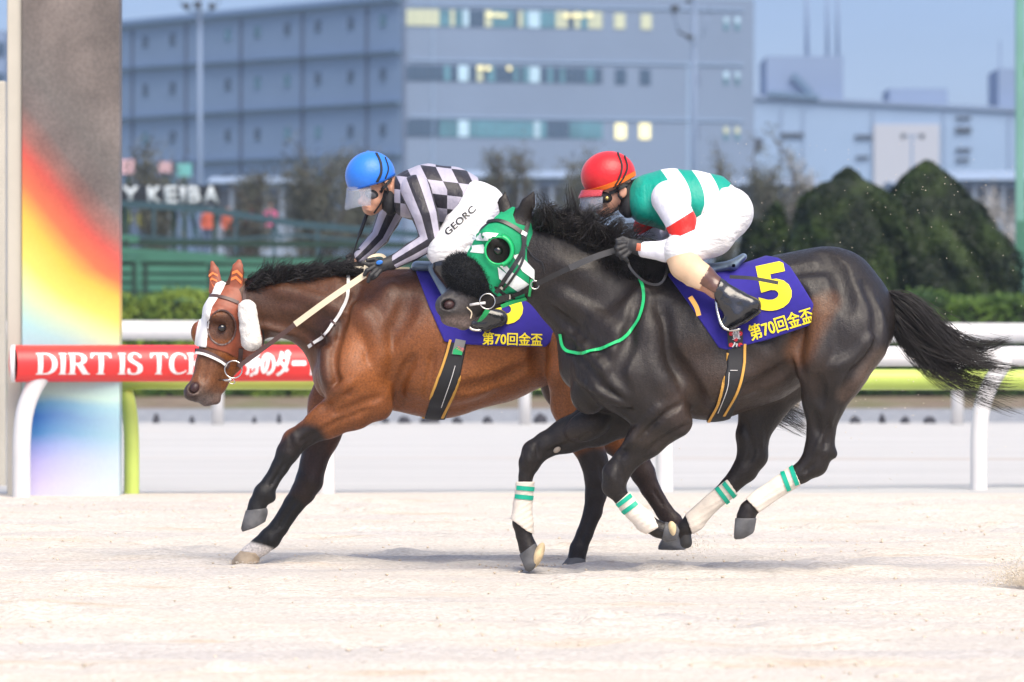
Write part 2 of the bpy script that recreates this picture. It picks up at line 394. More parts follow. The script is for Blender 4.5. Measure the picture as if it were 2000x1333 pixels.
# ============================================================ SETTING
# ---- ground: one sheet to the horizon, finely divided where the camera looks
def ground():
    xs = np.concatenate([[-3000, -800, -250, -90, -40, -20, -12, -8], np.arange(-5.6, 5.6, .045), [8, 12, 20, 40, 90, 250, 800, 3000]])
    ys = np.concatenate([[-60, 0, 8, 13], np.arange(16, 37.6, .05), np.arange(37.7, 60, .35), [62, 66, 70, 76, 84, 95, 120, 200, 500, 1500, 6000]])
    X, Y = np.meshgrid(xs, ys, indexing='ij')
    g = np.random.default_rng(3); Z = np.zeros_like(X)
    for i in range(46):                                            # ridges left by the harrow and by hooves, drawn out along the track
        wl = g.uniform(.14, .55); a = g.normal(0, .35); kx, ky = math.sin(a)/(wl*3.2), math.cos(a)/wl
        ph = g.uniform(0, 6.28); Z += .0030*wl**.9*np.sin(6.283*(kx*X+ky*Y)+ph+1.3*np.sin(X*g.uniform(.3, 1.4)+ph))
    Z += g.normal(0, .0016, Z.shape)
    for i in range(300):                                           # hoof scuffs: small hollows with a raised lip
        cx, cy = g.uniform(-5, 5), g.uniform(17.5, 37); r = g.uniform(.06, .16); dx, dy = (X-cx)/(r*1.5), (Y-cy)/(r*1.3)
        q = dx*dx+dy*dy; Z += g.uniform(.010, .026)*(-np.exp(-q)*1.1+.8*np.exp(-(np.sqrt(q)-1.5)**2*3)*(dx > -.4))
    fade = np.clip((Y-15)/2, 0, 1)*np.clip((38.2-Y)/1.2, 0.12, 1)*np.clip((5.7-np.abs(X))/1, 0, 1)*(Y < 60)
    Z = Z*fade
    Z += np.where((Y > 36.2) & (Y < 39.6), .018*np.sin((Y-36.2)/3.4*math.pi), 0)*np.clip((9-np.abs(X))/3, 0, 1)
    nx, ny = X.shape; V = np.stack([X, Y, Z], 2).reshape(-1, 3)
    i, j = np.meshgrid(np.arange(nx-1), np.arange(ny-1), indexing='ij'); b = (i*ny+j).ravel()
    Q = np.stack([b, b+ny, b+ny+1, b+1], 1)
    m = bpy.data.materials.new('sand'); m.use_nodes = True; t = m.node_tree; B = t.nodes['Principled BSDF']; B.inputs['Roughness'].default_value = .95; B.inputs['Specular IOR Level'].default_value = .15
    g_ = t.nodes.new('ShaderNodeNewGeometry'); sep = t.nodes.new('ShaderNodeSeparateXYZ'); t.links.new(g_.outputs['Position'], sep.inputs[0])
    def noise(sc, st, det=6, lo=.35, hi=.65):
        mp = t.nodes.new('ShaderNodeMapping'); mp.inputs['Scale'].default_value = st; t.links.new(g_.outputs['Position'], mp.inputs[0])
        n = t.nodes.new('ShaderNodeTexNoise'); n.inputs['Scale'].default_value = sc; n.inputs['Detail'].default_value = det; n.inputs['Roughness'].default_value = .62; t.links.new(mp.outputs[0], n.inputs[0])
        r = t.nodes.new('ShaderNodeMapRange'); r.inputs[1].default_value = lo; r.inputs[2].default_value = hi; t.links.new(n.outputs[0], r.inputs[0]); return r.outputs[0], n.outputs[0]
    def mix(f, a, b_):
        q = t.nodes.new('ShaderNodeMix'); q.data_type = 'RGBA'
        for s_, v in ((0, f), (6, a), (7, b_)):
            if isinstance(v, tuple): q.inputs[s_].default_value = (*v, 1)
            elif isinstance(v, float): q.inputs[s_].default_value = v
            else: t.links.new(v, q.inputs[s_])
        return q.outputs[2]
    def band(y0, y1):
        r = t.nodes.new('ShaderNodeMapRange'); r.interpolation_type = 'SMOOTHSTEP'; r.inputs[1].default_value = y0; r.inputs[2].default_value = y1; t.links.new(sep.outputs[1], r.inputs[0]); return r.outputs[0]
    a, _ = noise(1.1, (.45, 1, 1), 5, .38, .62); b2, _ = noise(2.3, (.32, 1.0, 1), 7, .56, .74); c, cr = noise(62, (.7, 1.3, 1), 5, .30, .60); d_, _ = noise(.8, (.3, 1, 1), 3, .5, .66)
    sand = mix(a, (.72, .665, .58), (.70, .655, .59)); b3 = t.nodes.new('ShaderNodeMath'); b3.operation = 'MULTIPLY'; b3.inputs[1].default_value = .75; t.links.new(b2, b3.inputs[0]); sand = mix(b3.outputs[0], sand, (.62, .47, .31)); sand = mix(d_, sand, (.62, .585, .55))
    fine = mix(c, (.70, .67, .64), (1.0, 1.0, 1.0)); q = t.nodes.new('ShaderNodeMix'); q.data_type = 'RGBA'; q.blend_type = 'MULTIPLY'; q.inputs[0].default_value = 1; t.links.new(sand, q.inputs[6]); t.links.new(fine, q.inputs[7]); sand = q.outputs[2]
    sp, _ = noise(22, (.6, 1.4, 1), 4, .62, .72); sand = mix(sp, sand, (.46, .37, .29))
    e, _ = noise(1.4, (.12, 1, 1), 5, .4, .65)
    track = mix(e, (.52, .515, .50), (.58, .575, .56)); e2, _ = noise(.55, (.04, .9, 1), 3, .60, .68); track = mix(e2, track, (.50, .42, .35))
    gr, _ = noise(6, (1, .6, 1), 6, .35, .6); gravel = mix(gr, (.20, .215, .24), (.36, .375, .40))
    so_, _ = noise(2.5, (.8, .5, 1), 6, .4, .6); soil = mix(so_, (.17, .115, .085), (.27, .22, .17)); go, _ = noise(1.3, (.5, .5, 1), 4, .5, .62); soil = mix(go, soil, (.14, .17, .06))
    far = (.16, .18, .13)
    col = mix(band(38.0, 38.9), sand, track); col = mix(band(69.6, 69.9), col, gravel); col = mix(band(80.5, 84), col, soil); col = mix(band(105, 112), col, far)
    t.links.new(col, B.inputs['Base Color'])
    _, h1 = noise(55, (.6, 1.1, 1), 5); _, h2 = noise(16, (.5, 1.2, 1), 4)
    ma = t.nodes.new('ShaderNodeMath'); ma.operation = 'MULTIPLY_ADD'; t.links.new(h2, ma.inputs[0]); ma.inputs[1].default_value = .9; t.links.new(h1, ma.inputs[2])
    bp = t.nodes.new('ShaderNodeBump'); bp.inputs['Strength'].default_value = .8; bp.inputs['Distance'].default_value = .024; t.links.new(ma.outputs[0], bp.inputs['Height']); t.links.new(bp.outputs[0], B.inputs['Normal'])
    o = mesh('ground', V, Q, m, None, True); tag(o, kind='structure')
ground()

M_WHITE = mat('white_paint', (.64, .63, .62), .35, noise=.04, nscale=6)
M_LIME = mat('lime_paint', (.50, .62, .13), .4, noise=.06, nscale=5)
M_RED = mat('red_wrap', (.78, .035, .035), .4, noise=.05, nscale=4)
M_CREAM = mat('cream_paint', (.47, .44, .37), .6, noise=.05, nscale=3)
def gz(x0, y, x1=None): return None

# ---- inner rail of the sand course: line from left (d=37.5) to right (d=39.9)
def rail_pt(px, top, off=0):                       # point on the slanting rail line at photo column px
    a, b, s_ = (-3.665, 37.4+off), (3.52, 39.9+off), (px-1000)/FPX
    t = (s_*a[1]-a[0])/((b[0]-a[0])-s_*(b[1]-a[1])); d = a[1]+t*(b[1]-a[1])
    return np.array([(px-1000)*d/FPX, d, top])
wr = empty('rail_fence', rail_pt(1000, 0), 'white tube running rail on gooseneck posts behind the two horses', 'fence')
MB().tube([rail_pt(x, .935 + .0 * x) for x in np.linspace(60, 2300, 8)], .07, 20).build('rail', M_WHITE, wr, True)
def goose(px, sgn, mt, parent, top, r=.06, off=0, reach=.19):
    f = rail_pt(px, 0, off); pts = []
    for z, s in ((-.1, 0), (.05, 0), (.3, 0), (.45, .03), (.58, .12), (.70, .33), (.80, .62), (.88, .9), (top, 1)):
        pts.append((f[0]+sgn*s*reach, f[1]+s*.05, min(z, top)))
    MB().tube(spline(pts, 22), r, 16, cap=False).build('post', mt, parent, True)
for x in (42, 637, 1298, 1912): goose(x, 1, M_WHITE, wr, .93)
lr = empty('rail_fence', rail_pt(1200, 0, .5), 'lime green rail on bent lime posts standing just behind the white running rail', 'fence')
MB().tube([rail_pt(x, .790-.03*(x-236)/2100, .42) for x in np.linspace(236, 2400, 8)], .073, 20).build('rail', M_LIME, lr, True)
for x in (257, 1168, 2034): goose(x, -1, M_LIME, lr, .74, .052, .42, .13)
rb = empty('banner_wrap', rail_pt(300, .9), 'red cylindrical banner with white lettering wrapped round the left end of the running rail', 'banner')
ca, cb = rail_pt(26, .895), rail_pt(900, .895)
MB().tube([ca, cb], .122, 40, cap=False).build('wrap', M_RED, rb, True)
MB().tube([ca-np.array([.012, 0, 0]), ca+np.array([.016, 0, 0])], .1235, 40).build('end_cap', mat('end_cap', (.72, .72, .74), .5), rb, True)
# serif capitals, drawn as polygons in a 100-unit em (y up)
def arc(cx, cy, rx, ry, a0, a1, n=14): return [(cx+rx*math.cos(math.radians(a)), cy+ry*math.sin(math.radians(a))) for a in np.linspace(a0, a1, n)]
def stem(x, w=15, s=6, h=100): return [(x-s, 0), (x+w+s, 0), (x+w+s, 4), (x+w, 8), (x+w, h-8), (x+w+s, h-4), (x+w+s, h), (x-s, h), (x-s, h-4), (x, h-8), (x, 8), (x-s, 4)]
GL = {
 'D': ([[(0, 0), (36, 0)]+arc(36, 50, 42, 50, -90, 90, 22)+[(0, 100), (0, 96), (7, 92), (7, 8), (0, 4)], [(22, 6)]+[(34, 6)]+arc(34, 50, 27, 44, -90, 90, 20)+[(22, 94)]], 82),
 'I': ([stem(6)], 30),
 'R': ([[(0, 0), (28, 0), (28, 4), (22, 8), (22, 46), (31, 46), (58, 0), (82, 0), (82, 4), (74, 8), (49, 50)]+arc(38, 73, 30, 27, -50, 90, 16)+[(0, 100), (0, 96), (7, 92), (7, 8), (0, 4)], [(22, 53), (34, 53)]+arc(34, 73.5, 18, 20.5, -90, 90, 12)+[(22, 94)]], 80),
 'T': ([[(25, 0), (53, 0), (53, 4), (46.5, 8), (46.5, 93), (62, 93), (70, 88), (74, 76), (78, 76), (76, 100), (2, 100), (0, 76), (4, 76), (8, 88), (16, 93), (31.5, 93), (31.5, 8), (25, 4)]], 80),
 'C': ([arc(44, 50, 44, 51, 48, 318, 30)+[(78, 22), (70, 12)]+arc(48, 50, 30, 44, 300, 62, 26)[0:26]+[(70, 88), (74, 70), (78, 70)]], 80),
 'K': ([[(0, 0), (29, 0), (29, 4), (22, 8), (22, 46), (27, 46), (56, 4), (53, 0), (90, 0), (90, 4), (80, 8), (46, 54), (70, 90), (80, 96), (80, 100), (52, 100), (52, 96), (56, 93), (29, 56), (22, 54), (22, 92), (29, 96), (29, 100), (0, 100), (0, 96), (7, 92), (7, 8), (0, 4)]], 88),
 'S': ([spline([(52, 78), (50, 90), (40, 99), (26, 102), (8, 95), (2, 76), (8, 60), (24, 49), (38, 38), (41, 24), (35, 9), (25, 5), (12, 10), (5, 28), (1, 27), (2, 5), (22, -2), (40, 0), (54, 12), (57, 28), (52, 45), (36, 57), (20, 68), (15, 80), (19, 91), (29, 95), (40, 91), (48, 77)], 90).tolist()], 62),
}
def on_wrap(x, y):                                  # x: px column of the photo, y: 0..1 up the visible front of the wrap
    p = Vector(rail_pt(x, .895)); a = (y-.5)*2.0; t_ = Vector(cb-ca).normalized(); nn = Vector((t_.y, -t_.x, 0)); return p+nn*(.1245*math.cos(a))+Vector((0, 0, .1245*math.sin(a)))
M_LET = mat('white_print', (.82, .82, .82), .5)
xs = 62
for w_, spans in (('DIRT', (62, 206)), ('IS', (222, 268)), ('TCK', (284, 392))):
    tot = sum(GL[c][1]+6 for c in w_)-10; k = (spans[1]-spans[0])/tot; x = spans[0]
    for c in w_:
        bm = bolden(polybm(GL[c][0]), ((2.2, 0), (4.2, 0), (2.2, 1.6)))
        lay(bm, lambda a, b, x=x, k=k: on_wrap(x+a*k, .19+b/100*.60), 12, 'letter', M_LET, rb); x += (GL[c][1]+6)*k
bm = fit(textmesh('帝のダート', bold=.012, spacing=.95), 0, 0, 145, 1)
bolden(bm, ((2.0, 0), (3.6, 0), (1.8, .035), (1.8, -.03)))
lay(bm, lambda a, b: on_wrap(468+a, .12+b*.76), 12, 'lettering', M_LET, rb)

# ---- far white rail across the back of the grey track
fr = empty('rail_fence', W(1000, 828, 67.9)*np.array([1, 1, 0]), 'far white tube rail on straight posts at the grey track\'s outer edge before the hedge', 'fence')
MB().tube([(x, 67.9+.02*x, 1.115-.003*x) for x in np.linspace(-16, 16, 8)], .115, 18).build('rail', M_WHITE, fr, True)
for x in (-1380, -1080, -780, -480, -183, 118, 425, 727, 1025, 1300, 1574, 1870, 2170, 2470, 2770, 3070, 3370):
    p = W(x, 828, 67.9); MB().tube([(p[0], p[1], -.05), (p[0], p[1], 1.05)], .072, 14).build('post', M_WHITE, fr, True)
# clods / dark mats at the gravel edge
M_CLOD = mat('dark_clod', (.045, .045, .055), .9, noise=.4, nscale=30)
for i, (x, wd) in enumerate(((305, 12), (375, 10), (497, 8), (545, 8), (752, 14), (790, 22), (840, 34), (893, 18), (952, 18), (1055, 24), (1160, 12), (1670, 20), (1723, 12), (1768, 17), (1815, 22), (1868, 20))):
    c = W(x, 826, 69.2); g = np.random.default_rng(40+i); bm = bmesh.new(); bmesh.ops.create_icosphere(bm, subdivisions=3, radius=1)
    for v in bm.verts:
        q = v.co; v.co = Vector((q.x*wd*.0035*(1+g.uniform(-.15, .15)), q.y*.12, max(q.z, -.2)*(.075+.035*(i % 3 == 0)+g.uniform(-.012, .02))))
        v.co += Vector((c[0], c[1], .0))
    me = bpy.data.meshes.new('dirt_clod'); bm.to_mesh(me); bm.free(); o = link('dirt_clod', me, M_CLOD)
    tag(o, 'small dark clod lying on the gravel edge below the far white rail', 'clod', 'dark clods along the far gravel edge')

# ---- finish pillar with rainbow print
pl = empty('finish_post', (-9.57*38/100, 38, 0), 'tall square finish pillar with a rainbow print that fades to stone grey', 'pillar')
def rx(px, d): return (px-1000)*d/FPX
M_RB = bpy.data.materials.new('rainbow_print'); M_RB.use_nodes = True
t = M_RB.node_tree; B = t.nodes['Principled BSDF']; B.inputs['Roughness'].default_value = .55
g_ = t.nodes.new('ShaderNodeTexCoord'); sep = t.nodes.new('ShaderNodeSeparateXYZ'); t.links.new(g_.outputs['Object'], sep.inputs[0])
def mth(op, a, b=None, c=None):
    q = t.nodes.new('ShaderNodeMath'); q.operation = op
    for i, v in enumerate((a, b, c)):
        if v is None: continue
        if isinstance(v, (int, float)): q.inputs[i].default_value = v
        else: t.links.new(v, q.inputs[i])
    return q.outputs[0]
def nz_(sc, det=4):
    n = t.nodes.new('ShaderNodeTexNoise'); n.inputs['Scale'].default_value = sc; n.inputs['Detail'].default_value = det; t.links.new(g_.outputs['Object'], n.inputs[0]); return n.outputs[0]
zz = sep.outputs[2]; xx = mth('SUBTRACT', sep.outputs[0], rx(43, 37.75))           # metres
PXM = FPX/37.75                                                                  # px per metre
# s: photo row equivalent, diagonal above, level below
row = mth('SUBTRACT', HZ+CAMH*PXM, mth('MULTIPLY', zz, PXM))
wob = mth('MULTIPLY', mth('SUBTRACT', nz_(1.6, 3), .5), 150)
dg = mth('MULTIPLY', xx, mth('MULTIPLY', PXM, mth('MINIMUM', 1.15, mth('MAXIMUM', .0, mth('DIVIDE', mth('SUBTRACT', 790, row), 230)))))
s_ = mth('DIVIDE', mth('ADD', mth('SUBTRACT', row, dg), mth('MULTIPLY', wob, .35)), 1000)
rp = t.nodes.new('ShaderNodeValToRGB'); t.links.new(s_, rp.inputs[0]); e = rp.color_ramp.elements
stops_ = 0; stops = [(0, (126, 116, 110)), (.13, (112, 106, 102)), (.20, (122, 110, 106)), (.255, (165, 108, 98)), (.30, (222, 92, 78)), (.36, (236, 120, 75)), (.425, (250, 205, 80)), (.50, (250, 232, 110)), (.565, (222, 240, 185)), (.63, (185, 232, 232)), (.69, (190, 225, 238)), (.772, (205, 240, 225)), (.795, (90, 165, 215)), (.818, (45, 115, 200)), (.85, (70, 140, 205)), (.875, (150, 165, 230)), (.90, (190, 185, 240)), (.945, (215, 205, 242)), (.985, (215, 215, 245))]
while len(e) < len(stops): e.new(.5)
for q, (p_, c_) in zip(e, stops): q.position = p_; q.color = (*srgb(*c_, .70), 1)
gn = t.nodes.new('ShaderNodeMapRange'); gn.inputs[1].default_value = .3; gn.inputs[2].default_value = .7; gn.inputs[3].default_value = .82; gn.inputs[4].default_value = 1.15; t.links.new(nz_(45, 6), gn.inputs[0])
gn2 = t.nodes.new('ShaderNodeMapRange'); gn2.inputs[1].default_value = .35; gn2.inputs[2].default_value = .65; gn2.inputs[3].default_value = .68; gn2.inputs[4].default_value = 1.3; t.links.new(nz_(1.8, 5), gn2.inputs[0])
# mottling only in the stone grey upper part
up = t.nodes.new('ShaderNodeMapRange'); up.inputs[1].default_value = .22; up.inputs[2].default_value = .36; up.inputs[3].default_value = 1; up.inputs[4].default_value = 0; t.links.new(s_, up.inputs[0])
f1 = mth('ADD', 1, mth('MULTIPLY', mth('SUBTRACT', gn2.outputs[0], 1), up.outputs[0])); f1 = mth('MULTIPLY', f1, mth('ADD', 1, mth('MULTIPLY', mth('SUBTRACT', gn.outputs[0], 1), mth('ADD', mth('MULTIPLY', up.outputs[0], .8), .15))))
# right part of the lower half is paler / greener, as printed
rt = t.nodes.new('ShaderNodeMapRange'); rt.inputs[1].default_value = .1; rt.inputs[2].default_value = .62; rt.inputs[3].default_value = 0; rt.inputs[4].default_value = .55; t.links.new(xx, rt.inputs[0])
lw = t.nodes.new('ShaderNodeMapRange'); lw.inputs[1].default_value = 700; lw.inputs[2].default_value = 760; t.links.new(row, lw.inputs[0])
mxa = t.nodes.new('ShaderNodeMix'); mxa.data_type = 'RGBA'; t.links.new(mth('MULTIPLY', rt.outputs[0], lw.outputs[0]), mxa.inputs[0]); t.links.new(rp.outputs[0], mxa.inputs[6]); mxa.inputs[7].default_value = (*srgb(205, 238, 225, .8), 1)
mxb = t.nodes.new('ShaderNodeVectorMath'); mxb.operation = 'SCALE'; t.links.new(mxa.outputs[2], mxb.inputs[0]); t.links.new(f1, mxb.inputs[3]); t.links.new(mxb.outputs[0], B.inputs['Base Color'])
X0, X1 = rx(43, 37.75), rx(233, 37.75)
MB().box(((X0+X1)/2, 37.75+.14, 1.9), (X1-X0, .28, 4.0)).build('printed_panel', M_RB, pl, bevel=.004)
MB().box((rx(27.5, 37.75), 37.93, 1.9), (.100, .30, 4.0)).build('side_column', M_CREAM, pl, bevel=.01)
o = MB().box((rx(2, 41), 41, 1.42), (.072, .14, 2.98)).build('post', M_CREAM, None, bevel=.01)
o.name = 'marker_post'; tag(o, 'slim cream post standing left of the finish pillar, cut by the left edge', 'post')

# ---- hedge and shrubs
def leaf_quads(C, N, size, g, jitter=.7):         # leaf faces at centres C with outward N
    n = len(C); D = N+g.normal(0, jitter, (n, 3)); D /= np.linalg.norm(D, axis=1, keepdims=True)
    u = np.cross(D, g.normal(size=(n, 3))); u /= np.linalg.norm(u, axis=1, keepdims=True); v = np.cross(D, u)
    s = size*g.uniform(.6, 1.4, (n, 1)); V = np.stack([C-u*s*.5, C+v*s*.28-u*s*.05, C+u*s*.5, C-v*s*.28-u*s*.05], 1).reshape(-1, 3)
    return V, np.arange(4*n).reshape(n, 4)
def leafmat(name, a, b, sc=1.5):
    m = mat(name, a, .6, .3); t = m.node_tree; B = t.nodes['Principled BSDF']; g_ = t.nodes.new('ShaderNodeNewGeometry')
    n = t.nodes.new('ShaderNodeTexNoise'); n.inputs['Scale'].default_value = sc; n.inputs['Detail'].default_value = 4; t.links.new(g_.outputs['Position'], n.inputs[0])
    ri = mathn = t.nodes.new('ShaderNodeMath'); ri.operation = 'MULTIPLY_ADD'; t.links.new(g_.outputs['Random Per Island'], ri.inputs[0]); ri.inputs[1].default_value = .38
    r = t.nodes.new('ShaderNodeMapRange'); r.inputs[1].default_value = .4; r.inputs[2].default_value = .6; r.inputs[3].default_value = -.1; r.inputs[4].default_value = .7; t.links.new(n.outputs[0], r.inputs[0]); t.links.new(r.outputs[0], ri.inputs[2])
    mx = t.nodes.new('ShaderNodeMix'); mx.data_type = 'RGBA'; t.links.new(ri.outputs[0], mx.inputs[0]); mx.inputs[6].default_value = (*a, 1); mx.inputs[7].default_value = (*b, 1); t.links.new(mx.outputs[2], B.inputs['Base Color'])
    return m
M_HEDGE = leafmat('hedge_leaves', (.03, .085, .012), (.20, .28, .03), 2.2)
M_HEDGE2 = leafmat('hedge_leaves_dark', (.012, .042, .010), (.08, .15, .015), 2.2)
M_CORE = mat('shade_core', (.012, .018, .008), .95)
def hedge(x0, x1, y0, dep, ht, n, mt, label, seed):
    g = np.random.default_rng(seed); e = empty('hedge', ((x0+x1)/2, y0, 0), label, 'hedge')
    MB().box(((x0+x1)/2, y0+dep/2, (ht-.12)/2), (x1-x0-.2, dep-.2, ht-.12)).build('stem', M_CORE, e)  # near-black box behind the leaves, coloured as the hedge's inner shade
    k = g.uniform(size=n); x = g.uniform(x0, x1, n); C = np.zeros((n, 3)); N = np.zeros((n, 3)); top = k > .62
    wv = .05*np.sin(x*2.1)+.04*np.sin(x*5.3+1)
    C[:, 0] = x; C[:, 1] = np.where(top, y0+g.uniform(0, dep, n), y0+g.normal(.03, .06, n)); C[:, 2] = np.where(top, ht+wv+g.normal(0, .045, n), g.uniform(0, ht, n)+wv)
    N[:, 1] = np.where(top, -.3, -1); N[:, 2] = np.where(top, 1, .3)
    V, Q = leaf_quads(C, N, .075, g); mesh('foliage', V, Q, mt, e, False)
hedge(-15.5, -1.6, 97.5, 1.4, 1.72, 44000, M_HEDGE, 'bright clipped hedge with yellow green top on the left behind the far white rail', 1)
hedge(-1.5, 9.8, 97.5, 1.4, 1.70, 30000, M_HEDGE2, 'darker clipped hedge on the right in front of the conical shrubs', 2)
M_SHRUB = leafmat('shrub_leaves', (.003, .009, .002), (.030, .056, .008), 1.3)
M_BARK = mat('bark', (.07, .055, .045), .9, noise=.3, nscale=9)
def cone_shrub(cx, d, ht, rad, n, seed, label, prof, mt=None, lean=lambda z: 0*z):
    g = np.random.default_rng(seed); e = empty('conical_shrub', (cx, d, 0), label, 'shrub')
    MB().tube([(cx, d, 0), (cx, d, ht*.7)], [.14, .04], 8).build('trunk', M_BARK, e, True)
    z = g.uniform(0, 1, n)**.9; a = g.uniform(0, 2*math.pi, n)
    pr = np.interp(z, *zip(*prof))
    lump = 1+.07*np.sin(a*3+z*5+seed)+.06*np.sin(a*7-z*9)+.045*np.sin(a*13+z*23)+.03*np.sin(a*23-z*41)+.05*np.sin(a*9+z*14+seed*2)
    r = rad*pr*lump*(1-np.abs(g.normal(0, .07, n)))
    C = np.stack([cx+lean(z)+r*np.cos(a), d+r*np.sin(a), z*ht*(1+.008*np.sin(a*5))], 1); N = np.stack([np.cos(a), np.sin(a), np.full(n, .7)], 1)
    V, Q = leaf_quads(C, N, .085, g, .5)
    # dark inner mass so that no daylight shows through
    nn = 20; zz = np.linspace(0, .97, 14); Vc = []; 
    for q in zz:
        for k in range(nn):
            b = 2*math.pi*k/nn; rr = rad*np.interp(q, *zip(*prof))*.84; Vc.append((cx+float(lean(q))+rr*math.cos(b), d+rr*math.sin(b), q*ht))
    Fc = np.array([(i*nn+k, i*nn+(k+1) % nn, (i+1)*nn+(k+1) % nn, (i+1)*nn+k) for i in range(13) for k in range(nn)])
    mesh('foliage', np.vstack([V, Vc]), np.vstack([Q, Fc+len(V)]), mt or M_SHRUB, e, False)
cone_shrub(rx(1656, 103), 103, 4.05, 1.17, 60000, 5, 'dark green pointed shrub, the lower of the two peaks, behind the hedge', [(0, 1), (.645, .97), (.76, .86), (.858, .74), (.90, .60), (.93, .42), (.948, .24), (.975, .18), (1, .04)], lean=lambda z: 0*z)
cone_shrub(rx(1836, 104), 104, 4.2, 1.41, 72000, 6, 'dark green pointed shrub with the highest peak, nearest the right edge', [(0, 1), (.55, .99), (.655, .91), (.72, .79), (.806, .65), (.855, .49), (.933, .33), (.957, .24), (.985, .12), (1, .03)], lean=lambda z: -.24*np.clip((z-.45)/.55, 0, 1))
def bush(cx, d, ht, rad, n, seed, label, name='round_bush'):
    g = np.random.default_rng(seed); C = g.normal(size=(n, 3)); C /= np.linalg.norm(C, axis=1, keepdims=True); N = C.copy(); C[:, 2] = np.abs(C[:, 2])
    lump = 1+.12*np.sin(C[:, 0]*7+seed)+.1*np.sin(C[:, 2]*9)+.06*np.sin(C[:, 0]*17); P = C*lump[:, None]*(1-np.abs(g.normal(0, .05, n)))[:, None]*np.array([rad, rad*.6, ht])+np.array([cx, d, 0])
    V, Q = leaf_quads(P, N, .12, g, .5); bm = bmesh.new(); bmesh.ops.create_icosphere(bm, subdivisions=3, radius=.88)
    Vc = np.array([(v.co.x*rad+cx, v.co.y*rad*.6+d, max(v.co.z, 0)*ht) for v in bm.verts]); 
    Fl = [tuple(q) for q in Q.tolist()]+[tuple(v.index+len(V) for v in f.verts) for f in bm.faces]; bm.free()
    o = mesh(name, np.vstack([V, Vc]), Fl, M_SHRUB, None, False); tag(o, label, 'bush')
bush(rx(1505, 105), 105, 2.95, 1.5, 16000, 8, 'low dark rounded bush left of the two pointed shrubs, behind the black horse\'s rump')
bush(rx(1180, 105), 105, 2.7, 1.9, 9000, 9, 'dark bush glimpsed behind the green and white jockey\'s arms')

# ---- bare and half-bare trees beyond the course
M_TWIG = mat('twig_leaves', (.085, .088, .065), .8, noise=.4, nscale=1.2)
M_TWIG2 = mat('pale_twigs', (.30, .29, .28), .8, noise=.3, nscale=1.2)
def tree(px, d, top, crown_w, base_z, label, seed, dense=1.0, mt=M_TWIG, bark=M_BARK):
    g = np.random.default_rng(seed); cx = rx(px, d); ht = CAMH+(HZ-top)*d/FPX; e = empty('broadleaf_tree', (cx, d, 0), label, 'tree')
    mb = MB(); tips = []; cw = crown_w*d/FPX
    trunk = [(cx+g.normal(0, .05)*k, d, ht*.5*k/4) for k in range(5)]; mb.tube(trunk, [.22, .19, .17, .15, .13], 8, cap=False)
    for i in range(13):
        a = g.uniform(0, 6.28); hh = g.uniform(.66, 1)*ht; r = cw*.62*g.uniform(.3, 1)*(1-.35*(hh/ht-.6)/.4); b = (cx, d, ht*g.uniform(.3, .5))
        q = np.array([cx+r*math.cos(a), d+r*math.sin(a), hh]); m_ = (np.array(b)+q)/2+g.normal(0, .2, 3)+np.array([0, 0, .2]); P = spline([b, m_, q], 6)
        mb.tube(P, np.linspace(.08, .02, 6), 5, cap=False); tips.append(P)
        for j in range(5):
            s = P[g.integers(2, 6)]; q2 = s+g.normal(0, .45, 3)*(cw/4)**.5+np.array([0, 0, .25]); mb.tube([s, (s+q2)/2+g.normal(0, .05, 3), q2], [.03, .02, .01], 4, cap=False); tips.append(np.array([s, (s+q2)/2, q2]))
    mb.build('trunk', bark, e, True)
    T = np.vstack(tips); n = int(9000*dense); C = T[g.integers(0, len(T), n)]+g.normal(0, .30, (n, 3))*(cw/4)**.5; C = C[C[:, 2] > ht*.42]
    V, Q = leaf_quads(C, g.normal(size=C.shape), .095, g, 1); mesh('crown', V, Q, mt, e, False)
for a in ((308, 170, 296, 120, 0, 'small half-bare tree whose crown stands over the pale sign letters', 11, .8), (487, 172, 342, 75, 0, 'smallest half-bare tree, right of the sign letters under the warehouse', 12, .6),
          (612, 165, 300, 150, 0, 'broad half-bare tree left of the blue helmet', 13, 1.1), (705, 168, 300, 90, 0, 'half-bare tree right behind the blue helmet', 14, .8),
          (985, 175, 304, 85, 0, 'half-bare tree between the two jockeys above the black horse\'s ears', 15, .7), (1128, 175, 318, 80, 0, 'half-bare tree at the left of the red helmet', 16, .7),
          (1420, 170, 312, 60, 0, 'slim bare tree right above the white breeches of the red-helmeted jockey', 17, .6), (1505, 170, 306, 110, 0, 'greyish bare tree left of the pointed shrubs', 18, 1.0)):
    tree(*a)
tree(1575, 172, 330, 80, 0, 'pale bare tree right beside the lower pointed shrub', 19, .5, M_TWIG2, M_TWIG2)
tree(1945, 165, 360, 90, 0, 'pale leafless tree between the tallest shrub and the green tower', 20, .25, M_TWIG2, M_TWIG2)

# crumbs and small clods strewn on the sand
g = np.random.default_rng(61); n = 2600; b = np.array([(1, 0, 0), (-.9, 0.1, 0), (0, 1, 0), (.1, -.9, 0), (0, 0, .8), (0, 0, -.6)], float); Fq = np.array([(0, 2, 4), (2, 1, 4), (1, 3, 4), (3, 0, 4), (2, 0, 5), (1, 2, 5), (3, 1, 5), (0, 3, 5)])
cc = np.stack([g.uniform(-4.6, 4.6, 90), g.uniform(17.5, 37, 90)], 1); k = g.integers(0, 90, n); sc = g.uniform(size=n) < .45
X = np.where(sc, g.uniform(-4.6, 4.6, n), cc[k, 0]+g.normal(0, .16, n)); Y = np.where(sc, g.uniform(17, 37.5, n), cc[k, 1]+g.normal(0, .22, n)); R = g.uniform(.003, .011, n)**1
V = (np.stack([X, Y, g.uniform(-.002, .006, n)], 1)[:, None]+b[None]*R[:, None, None]*g.uniform(.6, 1.4, (n, 6, 1))).reshape(-1, 3)
